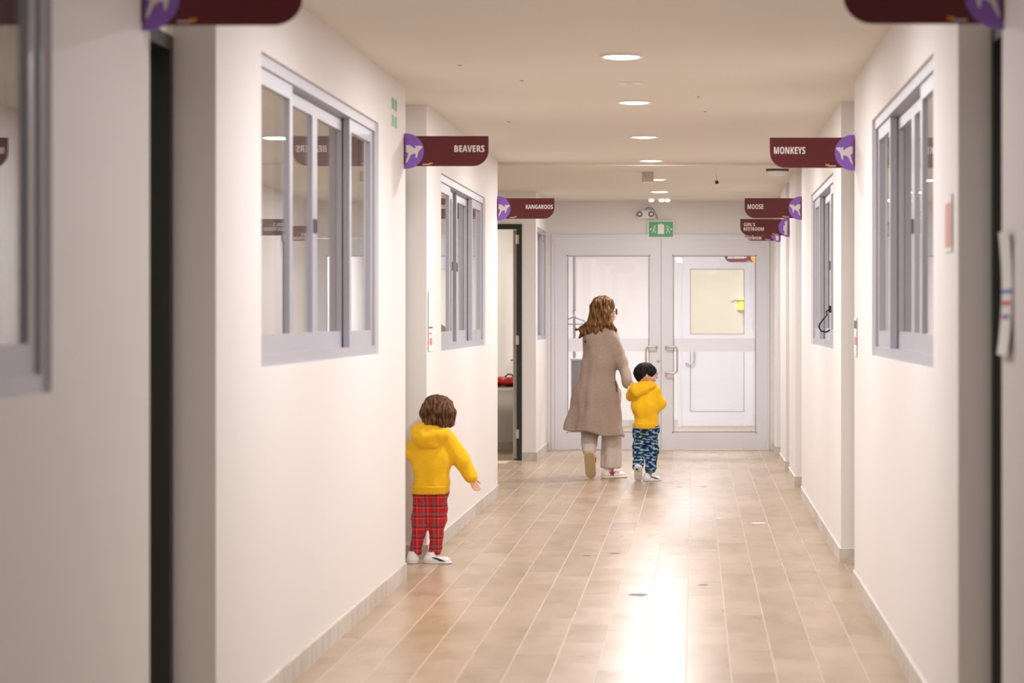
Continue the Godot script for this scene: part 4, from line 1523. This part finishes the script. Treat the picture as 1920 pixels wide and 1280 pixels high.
func woman(skin: Material):
	var o := thing("person", "woman with long brown hair and glasses in a taupe coat walking away", "person", Vector3(-0.828, 0, -20.8))
	var f := V(0.95, 0, -0.12).normalized()
	var hc := V(0.03, 1.478, -0.02)
	var S := 0.225
	var coat := cloth(rgb8(168, 148, 134), 0.025, 6.0, 5)
	var wool := cloth(rgb8(212, 199, 186), 0.02, 8.0, 6)
	var B := Field.new()
	B.cap(V(-0.01, 1.27), V(0.005, 1.40), 0.052, 0.05, 0.02)
	B.cap(V(-0.01, 1.2), V(-0.02, 0.85), 0.09, 0.1, 0.04, Vector3(1.3, 1, 0.8))
	B.cap(V(0.11, 1.25), V(0.175, 1.02, 0.03), 0.042, 0.036, 0.02)
	B.cap(V(0.175, 1.02, 0.03), V(0.245, 0.835, 0.15), 0.036, 0.026, 0.02)
	B.cap(V(-0.1, 1.23), V(-0.105, 0.98, -0.09), 0.042, 0.036, 0.02)
	B.cap(V(-0.105, 0.98, -0.09), V(-0.09, 0.86, -0.24), 0.036, 0.026, 0.02)
	for q in [[V(-0.09, 0.8), V(-0.1, 0.43, -0.06), V(-0.105, 0.22, 0.12)], [V(0.07, 0.8), V(0.09, 0.44, -0.03), V(0.08, 0.08, 0)]]:
		B.cap(q[0], q[1], 0.08, 0.055, 0.03)
		B.cap(q[1], q[2], 0.052, 0.034, 0.02)
	var d := nets(B, 0.014)
	var H := Field.new()
	head_field(H, hc, f, S)
	H.cap(V(0.0, 1.3), V(0.01, 1.41), 0.05, 0.048, 0.02)
	nets(H, 0.005, d)
	for q in [[V(0.245, 0.835, 0.15), V(0.2, -1, 0.35), V(1, 0.1, 0.2), -1.0], [V(-0.09, 0.86, -0.24), V(0.2, -0.3, -1), V(-1, 0, 0), 1.0]]:
		var K := Field.new()
		K.cap(q[0] - (q[1] as Vector3).normalized() * 0.03, q[0], 0.026, 0.023, 0.01)
		hand(K, q[0], q[1], q[2], 0.9, 0.45, q[3])
		nets(K, 0.0045, d)
	put("body", net_mesh(d), skin, o)
	var hairm := hair_mat(rgb8(70, 46, 26), rgb8(160, 116, 72), 35, 0.2)
	face_parts(o, hc, f, S, hairm)
	# hair swept back over the shoulder
	var R := Field.new()
	R.ball(hc + V(-0.02, 0.032, 0.0), V(0.108, 0.1, 0.1), 0.02)
	R.cap(hc + V(-0.045, 0.02, 0.02), hc + V(-0.075, -0.09, 0.035), 0.078, 0.066, 0.04)
	R.cap(hc + V(-0.07, -0.08, 0.045), hc + V(-0.145, -0.15, 0.055), 0.06, 0.05, 0.03)
	R.cap(hc + V(-0.145, -0.15, 0.055), hc + V(-0.25, -0.165, 0.05), 0.044, 0.012, 0.02)
	R.cap(hc + V(-0.14, -0.15, 0.06), hc + V(-0.225, -0.235, 0.05), 0.044, 0.014, 0.02)
	R.cap(hc + V(-0.1, -0.12, 0.065), hc + V(-0.165, -0.268, 0.07), 0.046, 0.012, 0.02)
	R.cap(hc + V(-0.05, -0.1, 0.075), hc + V(-0.105, -0.285, 0.09), 0.05, 0.012, 0.02)
	R.cap(hc + V(-0.02, -0.1, 0.075), hc + V(-0.03, -0.2, 0.09), 0.045, 0.016, 0.02)
	R.cap(hc + V(0.0, -0.02, 0.085), hc + V(0.035, -0.12, 0.085), 0.04, 0.034, 0.03)
	R.cap(hc + V(0.035, -0.12, 0.085), hc + V(0.105, -0.175, 0.05), 0.034, 0.012, 0.03)
	R.cap(hc + V(0.0, -0.02, -0.085), hc + V(0.03, -0.15, -0.08), 0.04, 0.03, 0.03)
	R.ball(hc + f * 0.14 + V(0, -0.05, 0), V(0.085, 0.1, 0.1), 0.01, true)
	wrinkles(R, 0.018, 17.0, V(1, 0.3, 1), 22)
	put("hair", net_mesh(nets(R, 0.006)), hairm, o)
	# glasses
	var r := f.cross(Vector3.UP)
	var gl := Node3D.new()
	gl.name = "glasses"
	o.add_child(gl)
	for q in [-1.0, 1.0]:
		var st := mb()
		var pts := []
		for i in 17:
			var a := TAU * i / 16
			pts.append(hc + f * 0.45 * S + r * (0.15 * q + 0.115 * cos(a)) * S + V(0, 0.1 * S * sin(a) - 0.005, 0))
		tube(st, pts, 0.0035, 6, false)
		build(st, "rim", M.black, gl)
		st = mb()
		tube(st, [hc + f * 0.45 * S + r * 0.265 * q * S, hc + f * 0.3 * S + r * 0.4 * q * S, hc + f * 0.0 * S + r * 0.43 * q * S], 0.003, 6)
		build(st, "temple", M.black, gl)
	# coat
	var Y := Field.new()
	Y.cap(V(-0.015, 1.22), V(-0.02, 1.02), 0.112, 0.104, 0.06, Vector3(1.3, 1, 0.95))
	Y.cap(V(-0.02, 1.02), V(-0.04, 0.72), 0.104, 0.15, 0.06, Vector3(1.3, 1, 0.95))
	Y.cap(V(-0.04, 0.72), V(-0.058, 0.36), 0.15, 0.212, 0.06, Vector3(1.3, 1, 1.0))
	Y.cap(V(0.085, 1.255), V(0.175, 1.02, 0.03), 0.072, 0.056, 0.04)
	Y.cap(V(0.175, 1.02, 0.03), V(0.24, 0.85, 0.14), 0.055, 0.045, 0.03)
	Y.cap(V(-0.1, 1.24), V(-0.105, 0.98, -0.09), 0.068, 0.052, 0.04)
	Y.cap(V(-0.105, 0.98, -0.09), V(-0.09, 0.87, -0.22), 0.052, 0.043, 0.03)
	Y.cap(V(-0.01, 1.29), V(0.0, 1.35), 0.075, 0.066, 0.05)
	Y.mod = func(p: Vector3, dd: float) -> float:
		var t: float = clampf((0.98 - p.y) / 0.55, 0.0, 1.0)
		var a := atan2(p.z, p.x + 0.05)
		var e: float = dd + t * (0.02 * sin(a * 5.0 + 0.8 + p.y * 2.0) + 0.007 * sin(a * 11.0 - p.y * 5.0))
		var hem: float = 0.40 - 0.13 * (p.x + 0.06) + 0.012 * sin(a * 4.0)
		# hollow at the hem
		var inner: float = e + 0.026
		if p.y < 0.62: e = max(e, -inner)
		return max(e, hem - p.y) if absf(p.x) < 0.5 and p.y < 0.7 else e
	wrinkles(Y, 0.018, 5.5, V(1, 0.55, 1), 25)
	var ct := put("coat", net_mesh(nets(Y, 0.009)), coat, o)
	var st := mb()
	tube(st, [V(0.128, 0.86, 0.085), V(0.138, 0.81, 0.098), V(0.14, 0.765, 0.11)], 0.006, 6)
	build(st, "pocket_edge", mat(rgb8(96, 80, 68), 0.9), ct)
	# wide trousers
	var T := Field.new()
	T.cap(V(-0.01, 0.8), V(-0.01, 0.75), 0.12, 0.13, 0.04, Vector3(1.1, 1, 0.8))
	T.cap(V(0.07, 0.74), V(0.09, 0.42, -0.02), 0.1, 0.088, 0.03)
	T.cap(V(0.09, 0.42, -0.02), V(0.09, 0.1, 0), 0.088, 0.086, 0.03)
	T.cap(V(-0.08, 0.74), V(-0.1, 0.42, -0.05), 0.1, 0.082, 0.03)
	T.cap(V(-0.1, 0.42, -0.05), V(-0.108, 0.24, 0.1), 0.08, 0.064, 0.03)
	T.ymin = 0.085
	T.mod = func(p: Vector3, dd: float) -> float:
		return dd + 0.006 * sin(atan2(p.z, p.x - 0.09) * 5.0 + 1.0) * clampf((0.5 - p.y) / 0.3, 0.0, 1.0)
	wrinkles(T, 0.012, 6.0, V(1, 0.5, 1), 27)
	put("trousers", net_mesh(nets(T, 0.01)), wool, o)
	var cream := mat(rgb8(236, 226, 212), 0.5)
	var tan_ := mat(rgb8(204, 176, 128), 0.7)
	var magenta := mat(rgb8(168, 30, 96), 0.6)
	shoe(o, V(0.012, 0, 0.03), deg_to_rad(10), 0, 0.215, 0.095, cream, cream, magenta, true)
	shoe(o, V(-0.102, 0.225, 0.16), deg_to_rad(84), deg_to_rad(-66), 0.245, 0.1, cream, tan_, magenta, true)
